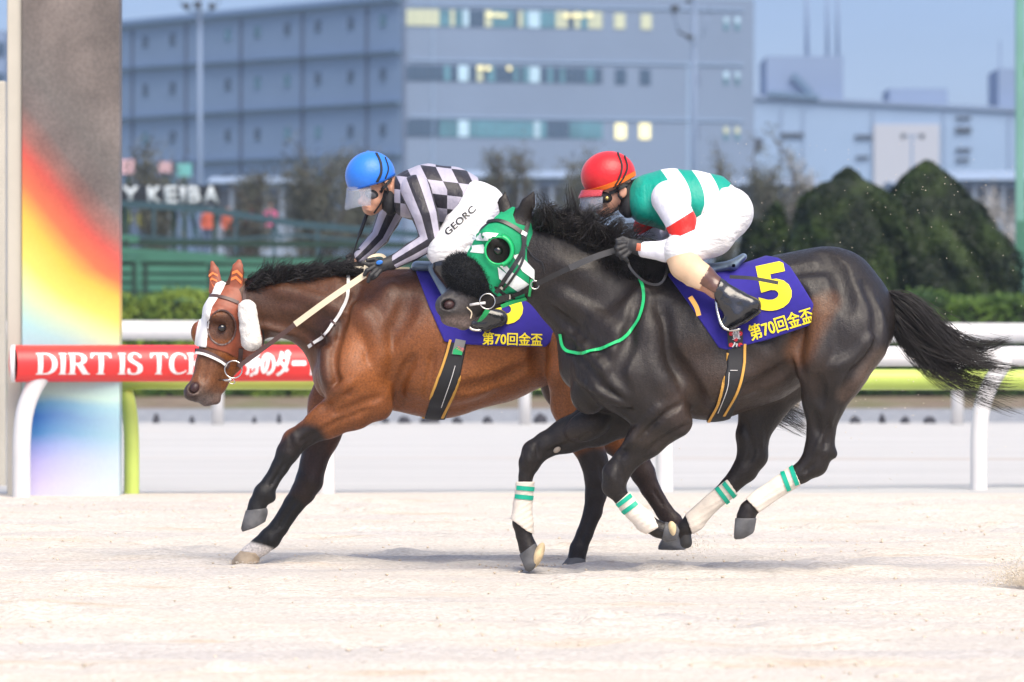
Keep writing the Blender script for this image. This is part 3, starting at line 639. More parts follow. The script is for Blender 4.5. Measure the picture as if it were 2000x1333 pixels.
o = mesh('sand_clods', V, (Fq[None]+6*np.arange(n)[:, None, None]).reshape(-1, 3), mat('clod_sand', (.60, .50, .38), .95, noise=.25, nscale=9), None, True); tag(o, 'small crumbs of sand strewn over the near track', 'sand', kind='stuff')
# ---- green spectator terrace behind the hedge, left
M_G1 = mat('green_boards', srgb(70, 140, 115, .55), .6, noise=.12, nscale=2)
M_G2 = mat('green_dark_boards', srgb(18, 60, 45, .6), .7, noise=.15, nscale=2)
M_G3 = mat('blue_green_rail', srgb(62, 100, 112, .5), .5, noise=.1, nscale=2)
def pband(mb, x0, y0, x1, y1, th, d0, d1, dep=.08):     # beam of th pixels between two photo points at depths d0, d1
    a, b = W(x0, y0, d0), W(x1, y1, d1); mb.beam(a, b, dep, th*d0/FPX); return mb
gf = empty('board_fence', W(400, 764, 112)*np.array([1, 1, 0]), 'green fence of broad horizontal boards on posts behind the left hedge', 'fence')
D = 112
for y, th in ((525, 13), (543, 12), (561, 13), (580, 12), (602, 14), (625, 14)): pband(MB(), 150, y, 900, y+4, th, D, D+3).build('board', M_G1, gf)
for x in (178, 262, 284, 410, 548, 690, 830): 
    p = W(x, 764, D-.1); MB().box((p[0], p[1], 1.22), (.09, .09, 2.5)).build('post', M_G2, gf)
gw = empty('terrace_wall', W(400, 764, 118)*np.array([1, 1, 0]), 'dark green terrace wall with lighter sloping ledges under the blue handrail', 'wall')
p0, p1 = W(150, 764, 118), W(1010, 764, 118); zt = W(0, 500, 118)[2]
MB().box(((p0[0]+p1[0])/2, 118.3, zt/2), (p1[0]-p0[0], .3, zt)).build('wall_panel', M_G2, gw)
for a in ((150, 462, 270, 468, 14), (150, 484, 440, 505, 15), (150, 504, 620, 512, 9), (150, 478, 240, 478, 26)):
    pband(MB(), *a, 117.6, 117.9, .1).build('ledge', M_G1, gw)
pband(MB(), 235, 474, 1000, 482, 11, 118, 121, .5).build('coping', M_G2, gw)
for x in (270, 408, 560): 
    p = W(x, 500, 117.4); MB().box((p[0], p[1], CAMH+(HZ-510)*117/FPX-.25), (.09, .07, .6)).build('post', M_G1, gw)
hr = empty('handrail', W(500, 470, 124), 'blue green ramp handrail sloping down to the right below the pale letters', 'railing')
for dy, th in ((0, 13), (62, 6)):
    for (a, b) in (((150, 392), (400, 409)), ((400, 409), (580, 438)), ((580, 438), (1010, 476))):
        pband(MB(), a[0], a[1]+dy*(1 if a[0] < 580 else .35), b[0], b[1]+dy*(1 if b[0] < 580 else .35), th, 124, 124, .1).build('rail', M_G3, hr)
for x, y in ((300, 403), (378, 408), (460, 420), (535, 432), (620, 442)): pband(MB(), x, y, x+1, y+75, 6, 124, 124, .08).build('post', M_G3, hr)
for x in (378, 535): pband(MB(), x-8, 415, x+14, 470, 6, 124, 124, .08).build('brace', M_G3, hr)
# people on the walkway
def person_far(px, py, d, coat, legs, label, seed):
    f = Fig(d); u = 1/(f.u); m = lambda q: q*u      # metres -> pixels
    g = np.random.default_rng(seed); s = float(g.uniform(-.05, .05)); k = .04
    bodyp = f.chain([(px, py, 0, m(.07)), (px, py+m(.2), 0, m(.06)), (px, py+m(.35), 0, m(.16), .7), (px, py+m(.75), 0, m(.15), .7)], k)
    for sx in (-1, 1):
        bodyp += f.chain([(px+m(.17)*sx, py+m(.32), 0, m(.06)), (px+m(.22)*sx, py+m(.6), s, m(.05)), (px+m(.15)*sx, py+m(.82), -.1, m(.04))], .02)
        bodyp += f.chain([(px+m(.09)*sx, py+m(.8), 0, m(.09)), (px+m(.1)*sx, py+m(1.2), s*sx, m(.065)), (px+m(.1)*sx, py+m(1.6), 0, m(.05)), (px+m(.1)*sx, py+m(1.62), -.1, m(.045))], .02)
    V, Q = surfnet(*eval_prims(bodyp, .035)); x_, y_ = project(V); hy = (y_-py)/u
    C = np.where((hy < .22)[:, None], np.array([srgb(190, 150, 130, .6)]), np.where((hy < .8)[:, None], np.array([coat]), np.array([legs])))
    C = np.where((hy < -.01)[:, None], np.array([(.02, .015, .012)]), C)
    o = mesh('person', V, Q, M_PFAR, None, True, {'hide': C}); tag(o, label, 'person', 'far spectators on the walkway')
M_PFAR = mat('far_clothes', attr='hide', rough=.8)
for a in ((243, 398, (.45, .45, .03), (.03, .05, .09), 'spectator in a yellow top at the left end of the ramp handrail'), (281, 400, (.38, .36, .03), (.03, .04, .07), 'spectator in a dull yellow top, second from the pillar behind the handrail'),
          (318, 396, (.30, .42, .55), (.03, .05, .09), 'spectator in a pale blue top behind the handrail'), (405, 404, (.42, .08, .04), (.03, .05, .09), 'spectator in a rust red top under the last pale letter'),
          (446, 406, (.48, .10, .05), (.04, .05, .09), 'spectator in a red top right of the letters'), (487, 398, (.55, .10, .22), (.03, .05, .10), 'spectator in a dark pink top between the small tree and the broad tree'),
          (528, 399, (.62, .10, .25), (.03, .05, .1), 'spectator in a bright pink top, rightmost behind the handrail')):
    person_far(a[0], a[1], 205, *a[2:], seed=int(a[0]))
# ---- pale letters CITY KEIBA
sg = empty('letter_sign', W(300, 400, 150), 'row of pale block capitals on a dark band below the warehouse', 'sign')
a, b = W(120, 362, 150.4), W(430, 401, 150.4)
MB().box(((a[0]+b[0])/2, 150.5, (a[2]+b[2])/2), (b[0]-a[0], .15, a[2]-b[2])).build('backing', mat('sign_dark', srgb(30, 40, 55, .5), .7), sg)
for x in (140, 240, 340, 420): 
    p = W(x, 400, 150.7); MB().box((p[0], p[1], p[2]/2), (.12, .12, p[2])).build('support', M_G2, sg)
M_LW = mat('pale_letters', (.48, .54, .58), .5)
for ch, x0, x1 in (('C', 128, 158), ('I', 165, 174), ('T', 180, 208), ('Y', 238, 271), ('K', 288, 317), ('E', 321, 347), ('I', 352, 361), ('B', 366, 392), ('A', 396, 428)):
    bm = fit(textmesh(ch, bold=.035), 0, 0, x1-x0, 34)
    r = bmesh.ops.extrude_face_region(bm, geom=bm.faces[:])
    for v in [q for q in r['geom'] if isinstance(q, bmesh.types.BMVert)]: v.co.z = 1
    for v in bm.verts: v.co = Vector(W(x0+v.co.x, 398-v.co.y, 150-.12*v.co.z))
    me = bpy.data.meshes.new('letter'); bm.to_mesh(me); bm.free(); link('letter', me, M_LW, sg)
# pale / pink / teal hoardings near the letters
for nm, x0, y0, x1, y1, col, lb, d in (('billboard', 236, 312, 262, 340, (.60, .38, .42), 'pale pink board left of the small tree above the letters', 190), ('billboard', 310, 316, 336, 338, (.58, .38, .42), 'pale pink board right behind the small tree above the letters', 190),
                              ('billboard', 346, 320, 374, 345, (.12, .38, .38), 'teal board above the last pale letters', 190)):
    a, b = W(x0, y0, d), W(x1, y1, d); e = empty(nm, ((a[0]+b[0])/2, d, 0), lb, 'billboard')
    MB().box(((a[0]+b[0])/2, d, (a[2]+b[2])/2), (b[0]-a[0], .12, a[2]-b[2])).build('board', mat('board_paint', col, .6, noise=.2, nscale=1), e)
    MB().box(((a[0]+b[0])/2, d+.1, b[2]/2), (.15, .15, b[2])).build('pole', M_G2, e)
# low pale-roofed sheds / parked trucks between trees and warehouse
M_ROOFP = mat('pale_roof', (.26, .34, .46), .5, noise=.08, nscale=.6); M_SHW = mat('shed_wall', (.20, .25, .33), .7, noise=.1, nscale=.5); M_DK = mat('dark_opening', (.025, .035, .055), .5)
def shed(x0, x1, ytop, ybot, d, label, roofpx=16, slots=5):
    a, b = W(x0, ytop, d), W(x1, ybot, d); e = empty('shed', ((a[0]+b[0])/2, d+3, 0), label, 'shed'); wd = b[0]-a[0]; cx = (a[0]+b[0])/2; rt = roofpx*d/FPX
    MB().box((cx, d+3, (a[2]-rt)/2), (wd*.96, 6, a[2]-rt)).build('wall', M_SHW, e)
    # sloping roof
    z1 = a[2]; z0 = a[2]-rt; V = [(cx-wd/2, d-.4, z0), (cx+wd/2, d-.4, z0), (cx+wd/2, d+6.4, z0), (cx-wd/2, d+6.4, z0), (cx-wd/2, d+3, z1), (cx+wd/2, d+3, z1)]
    MB().add(V, [(0, 1, 5, 4), (2, 3, 4, 5), (0, 4, 3), (1, 2, 5), (0, 3, 2, 1)]).build('roof', M_ROOFP, e)
    for k in range(slots):
        q = cx-wd*.42+wd*.84*(k+.5)/slots; MB().box((q, d-.02, z0-.9-.02*k), (wd*.84/slots*.7, .08, 1.3)).build('door', M_DK, e)
shed(405, 600, 342, 430, 230, 'pale blue roofed shed behind the trees, left under the warehouse')
shed(905, 1160, 330, 440, 240, 'pale blue roofed shed between the two jockeys', 18, 7)
shed(1385, 1600, 345, 440, 235, 'pale blue roofed shed behind the bare trees right of the red-helmeted jockey', 18, 6)
shed(1860, 2060, 330, 440, 250, 'pale shed with dark loading bays beside the green tower', 22, 6)
shed(1740, 1840, 352, 440, 245, 'narrow pale shed seen in the gap between the pointed shrubs', 8, 3)

# ---- warehouse
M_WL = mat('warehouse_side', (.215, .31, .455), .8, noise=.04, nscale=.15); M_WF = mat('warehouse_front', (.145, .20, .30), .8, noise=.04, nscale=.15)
M_LED = mat('ledge_metal', (.08, .15, .25), .6); M_WIN = mat('dark_glass', (.04, .075, .13), .25); M_TEAL = mat('teal_glass', (.08, .20, .26), .2, noise=.3, nscale=.35)
M_PANE = mat('pale_blind', (.34, .50, .62), .5, noise=.2, nscale=.5); M_WARM = mat('lit_window', srgb(235, 225, 170), .4, emit=.32, attr=None); M_WARM2 = mat('dim_lit_window', srgb(170, 175, 150), .4, emit=.12)
M_JOINT = mat('joint', (.085, .12, .20), .8)
K0 = W(785, 0, 450); L1 = W(150, 0, 497); R1 = W(1473, 0, 459)
def vz(py, d): return CAMH+(HZ-py)*d/FPX
TOP = vz(-14, 450)
wh = empty('warehouse', (K0[0], 470, 0), 'huge grey blue multi-storey warehouse with rows of small windows and lit window bands', 'building')
def xy(p): return (p[0], p[1])
k0, l1, r1 = xy(K0), xy(L1), xy(R1)
def solid(mb, pts, z0, z1):
    n = len(pts); return mb.add([(x, y, z0) for x, y in pts]+[(x, y, z1) for x, y in pts], [tuple(range(n))[::-1], tuple(range(n, 2*n))]+[(i, (i+1) % n, (i+1) % n+n, i+n) for i in range(n)])
ctr = lambda a, b, t: (a[0]+(b[0]-a[0])*t, a[1]+(b[1]-a[1])*t)
V = [(l1[0], l1[1]), k0, r1, (r1[0]-8, r1[1]+38), (l1[0]-4, l1[1]+10)]
mb = MB(); n = len(V); Z1 = [TOP-3.0*0, TOP, vz(17, 459), vz(17, 459), TOP]
mb.add([(x, y, -1) for x, y in V]+[(V[i][0], V[i][1], [TOP, TOP, TOP, TOP, TOP][i]) for i in range(n)], [tuple(range(n))[::-1], tuple(range(n, 2*n))]+[(i, (i+1) % n, (i+1) % n+n, i+n) for i in range(n)])
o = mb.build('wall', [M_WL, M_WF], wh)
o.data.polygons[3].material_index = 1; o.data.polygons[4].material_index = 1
TOP2 = vz(16, 459)
def on_front(px, z0, z1, wpx, mt, name, proud=.12, par=None, wd=None):
    # a panel on the front face around photo column px
    s = None
    for it in range(2):
        d = 450+(px-785)/(1473-785)*9
    x = rx(px, d); w_ = wd or wpx*d/FPX
    return MB().box((x, d-proud/2+.0, (z0+z1)/2), (w_, proud, z1-z0), math.atan2(9, r1[0]-k0[0])).build(name, mt, par or wh)
dF = lambda px: 450+(px-785)/(688)*9
ang_side = math.atan2(l1[1]-k0[1], l1[0]-k0[0])
def side_t(px):                                    # position along the left face hit by photo column px
    s = (px-1000)/FPX; ax, ay = k0; bx, by = l1
    t = (s*ay-ax)/((bx-ax)-s*(by-ay)); return ctr(k0, l1, t)
def on_side(px, py, wpx, hpx, mt, name, proud=.15, par=None):
    q = side_t(px); z = vz(py, q[1]); h_ = hpx*q[1]/FPX; w_ = wpx*q[1]/FPX/abs(math.cos(ang_side))
    nx, ny = math.sin(ang_side), -math.cos(ang_side); sg_ = -1 if ny > 0 else 1
    return MB().box((q[0]+nx*sg_*proud/2, q[1]+ny*sg_*proud/2, z), (w_, proud, h_), ang_side).build(name, mt, par or wh)
cols = (285, 338, 446, 504, 562, 622, 686, 749)
for r, (yl, yr) in enumerate(((82, 40), (176, 145), (270, 254), (352, 350))):
    for i, x in enumerate(cols):
        y = yl+(yr-yl)*(x-285)/464; g = (i*7+r*3) % 5
        on_side(x, y, 9, 22, [M_WIN, M_TEAL, M_WIN, M_WIN, M_TEAL][g], 'window')
for y0, y1, th in ((52, 0, 6), (136, 101, 4), (233, 200, 4), (322, 302, 3)):
    for a_, b_ in ((150, 470), (470, 785)):
        f = lambda x: y0+(y1-y0)*(x-235)/545
        qa, qb = side_t(a_), side_t(b_); nxv = Vector((math.sin(ang_side), -math.cos(ang_side), 0)); nxv = nxv if nxv.y < 0 else -nxv
        A = Vector((qa[0], qa[1], vz(f(a_), qa[1])))+nxv*.3; Bv = Vector((qb[0], qb[1], vz(f(b_), qb[1])))+nxv*.3
        MB().beam(A, Bv, .5, th*.041).build('ledge', M_LED, wh)
for x in (260, 365, 472, 592, 718):
    q = side_t(x); nv = Vector((math.sin(ang_side), -math.cos(ang_side), 0)); nv = nv if nv.y < 0 else -nv
    MB().box((q[0]+nv.x*.08, q[1]+nv.y*.08, TOP/2-.3), (.28, .16, TOP-1.2), ang_side).build('downpipe', M_JOINT, wh)
# front face bands
def band(yl, yr, hh, spec):
    for (xa, xb, mt) in spec:
        xm = (xa+xb)/2; y = yl+(yr-yl)*(xm-790)/480; d = dF(xm); on_front(xm, vz(y+hh/2, d), vz(y-hh/2, d), xb-xa-1.2, mt, 'window')
g = np.random.default_rng(77)
def specs(row):
    S = []; x = 792
    while x < 1176:
        wpx = float(g.choice([9, 12, 15])); 
        if row == 0: mt = [M_WARM2, M_TEAL, M_WARM2, M_WIN, M_TEAL][g.integers(5)]
        elif row == 1: mt = [M_WIN, M_TEAL, M_WARM2, M_WIN][g.integers(4)] if x > 930 and x < 1010 else [M_WIN, M_TEAL, M_WIN][g.integers(3)]
        else: mt = [M_TEAL, M_WIN, M_TEAL][g.integers(3)]
        if x < 850: mt = [M_WARM2, M_WIN, M_WIN][row]
        for pa, pb in ((893, 916), (1030, 1055)):
            if pa-3 < x < pb-3: mt = M_PANE; wpx = pb-x
        S.append((x, min(x+wpx, 1177), mt)); x += wpx
    return S
band(34, 42, 32, specs(0)); band(142, 150, 30, specs(1)); band(250, 257, 32, specs(2))
for x0, x1, y in ((952, 962, 30), (966, 976, 30), (980, 988, 31), (1101, 1112, 31), (1116, 1126, 31), (1130, 1140, 31), (1145, 1156, 30), (932, 944, 133), (948, 958, 134), (990, 998, 134)):
    d = dF(x0); on_front((x0+x1)/2, vz(y+3.5, d), vz(y-3.5, d), x1-x0, M_WARM, 'ceiling_lamp', .26)
for x, y, mt in ((1210, 42, M_WARM2), (1262, 43, M_WARM2), (1212, 150, M_WIN), (1260, 151, M_WIN), (1212, 257, M_WARM), (1259, 257, M_WARM)):
    d = dF(x); on_front(x, vz(y+15, d), vz(y-15, d), 22, mt, 'window')
for x in (1418, 1440):
    for y, mt in ((40, M_PANE), (147, M_PANE), (255, M_WARM2)):
        d = dF(x); on_front(x, vz(y+6, d), vz(y-6, d), 9, mt, 'window'); on_front(x, vz(y+18, d), vz(y+8, d), 8, M_TEAL, 'window')
for x, y in ((1361, 155), (1361, 258)): d = dF(x); on_front(x, vz(y+14, d), vz(y-12, d), 8, M_JOINT, 'window')
on_front(790, 0, TOP-.2, 6, M_JOINT, 'corner_trim', .2); on_front(846, 0, TOP-.2, 2.5, M_WL, 'joint_line', .1); on_front(1344, 0, vz(120, 455), 6, M_WL, 'joint_line', .1)
for y in (22, 130, 240): d = dF(1125); on_front(1130, vz(y-6, d), vz(y-9, d), 684, M_WL, 'ledge', .18)
# ---- right-hand factory
M_F = mat('factory_wall', (.22, .315, .47), .8, noise=.05, nscale=.12); M_F2 = mat('factory_block', (.17, .235, .37), .8, noise=.05, nscale=.15); M_BE = mat('beige_panel', (.36, .38, .44), .8)
D2 = 640
fc = empty('factory', (rx(1730, D2), D2+20, 0), 'long pale blue factory with a beige panel, roof blocks and three thin chimneys', 'building')
def fbox(x0, x1, y0, y1, mt, name, dep=.3, d=D2, tilt=0, back=False):
    z1, z0 = vz(y0, d), vz(y1, d); a, b = rx(x0, d), rx(x1, d)
    yc = d+dep/2 if back else d-dep/2
    return MB().box(((a+b)/2, yc, (z0+z1)/2), (b-a, dep, z1-z0)).build(name, mt, fc)
mb = MB(); a, b = rx(1380, D2), rx(2160, D2); za, zb = vz(186, D2), vz(224, D2)
mb.add([(a, D2, -1), (b, D2, -1), (b, D2+40, -1), (a, D2+40, -1), (a, D2, za), (b, D2, zb), (b, D2+40, zb), (a, D2+40, za)], [(0, 1, 2, 3)[::-1], (4, 5, 6, 7), (0, 1, 5, 4), (1, 2, 6, 5), (2, 3, 7, 6), (3, 0, 4, 7)]); mb.build('wall', M_F, fc)
MB().beam((a, D2-.2, za+.05), (b, D2-.2, zb+.05), .6, .45).build('parapet', M_F2, fc)
fbox(1497, 1647, 110, 215, M_F2, 'roof_block', 18, D2+3, back=True); fbox(1737, 1851, 173, 215, M_F2, 'roof_block', 12, D2+3, back=True); fbox(1950, 2060, 134, 225, M_F2, 'roof_block', 14, D2+3, back=True)
for x, wd in ((1576, 8), (1616, 7), (1636, 7)):
    p = W(x, 120, D2+10); MB().tube([(p[0], p[1], vz(115, D2)), (p[0], p[1], vz(-60, D2))], wd*.5*D2/FPX, 12).build('chimney', M_F2, fc, True)
p = W(1953, 80, D2+6); MB().tube([p, (p[0], p[1], vz(140, D2))], .12, 6).build('antenna', M_F2, fc)
MB().beam(W(1548, 146, D2+2.5), W(1585, 182, D2+2.5), .5, .7).build('roof_stair', M_LED, fc); MB().beam(W(1500, 182, D2-.6), W(1600, 190, D2-.6), .5, .5).build('pipe', M_LED, fc)
fbox(1706, 1834, 243, 420, M_BE, 'panel', .5)
for a_ in ((1524, 1570, 260, 268), (1670, 1702, 264, 271), (1672, 1696, 305, 310), (1474, 1490, 270, 294), (1867, 1896, 228, 233), (1866, 1897, 249, 259), (1867, 1896, 290, 296), (1867, 1893, 310, 315)):
    fbox(*a_, M_DK, 'louvre', .35)
for x in (1525, 1568, 1704, 1842, 1970): fbox(x, x+2.2, 215, 330, M_F2, 'downpipe', .2)
# ---- left-edge far block, green tower, lamp masts
lf = empty('building', (rx(-30, 420), 430, 0), 'distant blue grey block at the far left edge beyond the cream post', 'building')
MB().box((rx(-60, 420), 430, vz(60, 420)/2), (rx(10, 420)-rx(-130, 420), 20, vz(60, 420))).build('wall', M_F2, lf)
for k in range(6): MB().box((rx(-60, 419.9), 419.9, vz(95+60*k, 420)), (5.2, .2, .9)).build('window', M_WIN, lf)
M_TW = mat('tower_paint', srgb(120, 175, 160, .75), .5, noise=.08, nscale=1.2); M_TW2 = mat('tower_dark', srgb(70, 130, 105, .7), .5)
tw = empty('tower', (rx(2020, 116), 116, 0), 'pale green tower frame cut by the right edge', 'tower')
MB().box((rx(1992.5, 116), 116, 3.6+.9), (.19, .19, 9.0)).build('column', M_TW, tw, bevel=.01); MB().box((rx(2060, 116), 116.6, 4.5), (.19, .19, 9.0)).build('column', M_TW, tw, bevel=.01)
for z in (vz(430, 116), vz(138, 116), vz(560, 116)): MB().box(((rx(1992, 116)+rx(2060, 116))/2, 116.3, z), (rx(2060, 116)-rx(1992, 116)-.19, .1, .3)).build('crossbeam', M_TW2, tw)
MB().box((rx(2030, 116), 116.35, vz(520, 116)), (.55, .08, 1.4)).build('panel', M_TW2, tw)
MB().box((rx(1992.5, 116), 115.86, vz(470, 116)), (.2, .05, .8)).build('plate', M_TW2, tw)
M_MAST = mat('mast_paint', (.14, .20, .31), .6); M_LAMPD = mat('lamp_housing', (.02, .028, .04), .5)
def mast(px, d, label, lattice, lamps, rng_):
    e = empty('light_mast', (rx(px, d), d, 0), label, 'light mast'); x = rx(px, d); top = vz(-40, d)
    MB().tube([(x, d, 0), (x, d, top)], [.20, .13], 12).build('pole', M_MAST, e, True)
    for (x0, y0, x1, y1, th) in lattice: MB().tube([W(x0, y0, d-.4), W(x1, y1, d-.4)], th*d/FPX, 8).build('bracket', M_LAMPD if th > 2 else M_MAST, e, True)
    for (lx, ly, sz) in lamps:
        p = W(lx, ly, d-.6); s = sz*d/FPX; MB().box(p, (s, .5, s*.8)).build('lamp_head', M_LAMPD, e, bevel=.06)
mast(1356, 300, 'tall floodlight mast with a curved dark bracket and lamp in front of the warehouse', [(1309, 0, 1316, 30, 1.2), (1316, 25, 1325, 62, 1.6), (1325, 62, 1347, 74, 2.4), (1347, 74, 1372, 72, 1.2), (1372, 72, 1385, 30, 1.0), (1385, 30, 1388, -5, 1.0), (1309, -10, 1390, -10, 1.5), (1345, 70, 1356, 90, 1.2)], [(1318, 17, 16), (1345, 2, 10), (1347, 73, 12)], 1)
mast(390, 310, 'faint pale floodlight mast in front of the warehouse left of the blue helmet', [(352, 8, 372, 24, 1.6), (372, 24, 408, 24, 1.6), (408, 24, 428, 8, 1.6), (352, 8, 352, -20, 1.2), (428, 8, 428, -20, 1.2), (380, 30, 390, 44, 1.4)], [(364, 12, 14), (386, 10, 16), (414, 12, 14)], 2)
e = empty('street_lamp', (rx(1781, 400), 400, 0), 'small twin-headed lamp in front of the beige factory panel', 'street lamp'); x = rx(1781, 400)
MB().tube([(x, 400, 0), (x, 400, vz(266, 400))], .09, 8).build('pole', M_MAST, e, True); MB().beam(W(1764, 266, 400), W(1801, 266, 400), .12, .1).build('arm', M_MAST, e)
for q in (1764, 1801): p = W(q, 267, 399.8); MB().box(p, (.3, .4, .35)).build('lamp_head', M_LAMPD, e, bevel=.04)

hz = mat('haze'); ht_ = hz.node_tree; ht_.nodes.remove(ht_.nodes['Principled BSDF']); pv = ht_.nodes.new('ShaderNodeVolumePrincipled')
pv.inputs['Color'].default_value = (.66, .82, 1, 1); pv.inputs['Density'].default_value = .00026; pv.inputs['Anisotropy'].default_value = 0
ht_.links.new(pv.outputs[0], ht_.nodes['Material Output'].inputs['Volume'])
o = MB().box((0, 3000-40, 45), (7000, 6100, 96)).build('haze', hz); tag(o, kind='stuff')
# ============================================================ HORSES
def hidemat(name, rough=.42, spec=.5, bump=.0012, sheen=.15, coat=0):
    m = mat(name, attr='hide', rough=rough, spec=spec, noise=.32, nscale=110, bump=bump, bscale=220, bstretch=(.5, 1, 1.2), sheen=sheen, nstretch=(1, 1, 1), coat=coat)
    # second, larger bump so veins and muscle edges catch light
    t = m.node_tree; B = t.nodes['Principled BSDF']; bp1 = B.inputs['Normal'].links[0].from_node
    tcn = t.nodes.new('ShaderNodeTexCoord'); mp = t.nodes.new('ShaderNodeMapping'); mp.inputs['Scale'].default_value = (1, 1, .45); mp.inputs['Rotation'].default_value = (0, .5, 0)
    n = t.nodes.new('ShaderNodeTexNoise'); n.inputs['Scale'].default_value = 9; n.inputs['Detail'].default_value = 3; n.inputs['Distortion'].default_value = .5
    b2 = t.nodes.new('ShaderNodeBump'); b2.inputs['Distance'].default_value = .005; b2.inputs['Strength'].default_value = .6
    t.links.new(tcn.outputs['Object'], mp.inputs[0]); t.links.new(mp.outputs[0], n.inputs[0]); t.links.new(n.outputs[0], b2.inputs['Height']); t.links.new(bp1.outputs[0], b2.inputs['Normal']); t.links.new(b2.outputs[0], B.inputs['Normal'])
    n3 = t.nodes.new('ShaderNodeTexNoise'); n3.inputs['Scale'].default_value = 42; n3.inputs['Detail'].default_value = 5; n3.inputs['Roughness'].default_value = .7; t.links.new(mp.outputs[0], n3.inputs[0])
    b3 = t.nodes.new('ShaderNodeBump'); b3.inputs['Distance'].default_value = .0045; b3.inputs['Strength'].default_value = .7; t.links.new(n3.outputs[0], b3.inputs['Height']); t.links.new(b2.outputs[0], b3.inputs['Normal']); t.links.new(b3.outputs[0], B.inputs['Normal'])
    rr = t.nodes.new('ShaderNodeMapRange'); rr.inputs[1].default_value = .3; rr.inputs[2].default_value = .7; rr.inputs[3].default_value = rough-.10; rr.inputs[4].default_value = rough+.16; t.links.new(n3.outputs[0], rr.inputs[0]); t.links.new(rr.outputs[0], B.inputs['Roughness'])
    return m
M_HAIR = mat('black_hair', (.013, .0105, .010), .36, .42, noise=.6, nscale=22)
M_HOOF = mat('hoof_horn', (.085, .085, .088), .55, noise=.35, nscale=16, bump=.001, bscale=60, bstretch=(1, 1, 4))
M_HOOFP = mat('pale_hoof', (.42, .33, .23), .55, noise=.3, nscale=18)
M_SOLE = mat('hoof_sole', (.62, .48, .28), .7, noise=.25, nscale=25)
M_EYE = mat('eye', (.008, .006, .006), .06, .8)
M_INNER = mat('nostril_inner', (.035, .012, .012), .5)
M_LEATH = mat('dark_leather', (.013, .012, .012), .38, .6)
M_BROWNL = mat('brown_leather', (.075, .040, .035), .45)
M_STEEL = mat('bit_steel', (.62, .60, .56), .22, metal=1)
M_CLOTH = mat('blue_cloth', srgb(46, 34, 150, .80), .85, sheen=.1, noise=.06, nscale=40, bump=.0006, bscale=400)
M_YEL = mat('yellow_print', (.88, .72, .02), .7)
M_WEB = mat('black_webbing', (.012, .012, .014), .6, bump=.0005, bscale=300)
M_EDGE = mat('orange_edging', (.62, .33, .06), .6)
M_BAND = mat('bandage', (.70, .63, .54), .85, noise=.10, nscale=16, bump=.0016, bscale=70, bstretch=(1, 1, 3.2))
M_TEALT = mat('teal_tape', (.0, .38, .24), .45)
M_CREAMR = mat('cream_rein', (.74, .64, .46), .5)
M_WSTRAP = mat('white_strap', (.75, .74, .72), .4)

def hoof(fig, cx, cy, cr, tx, ty, tr, lat, mt, parent, poly=None, w=.95, sole=None):
    pr = fig.chain([(cx, cy, lat, cr, w), (tx, ty, lat, tr, w)], .01)
    V, Q = fig.shell(pr, .0, [poly], lat, .0035) if poly else surfnet(*eval_prims(pr, .0035))
    h = mesh('hoof', V, Q, mt, parent)
    if sole:
        V, Q = surfnet(*eval_prims(fig.ell(*sole, k=.004), .003)); mesh('sole', V, Q, M_SOLE, h)
    return h
def sheen_text(*a): pass

def letters5(sf, parent, big, bx, small, sx, holes=None):
    pass

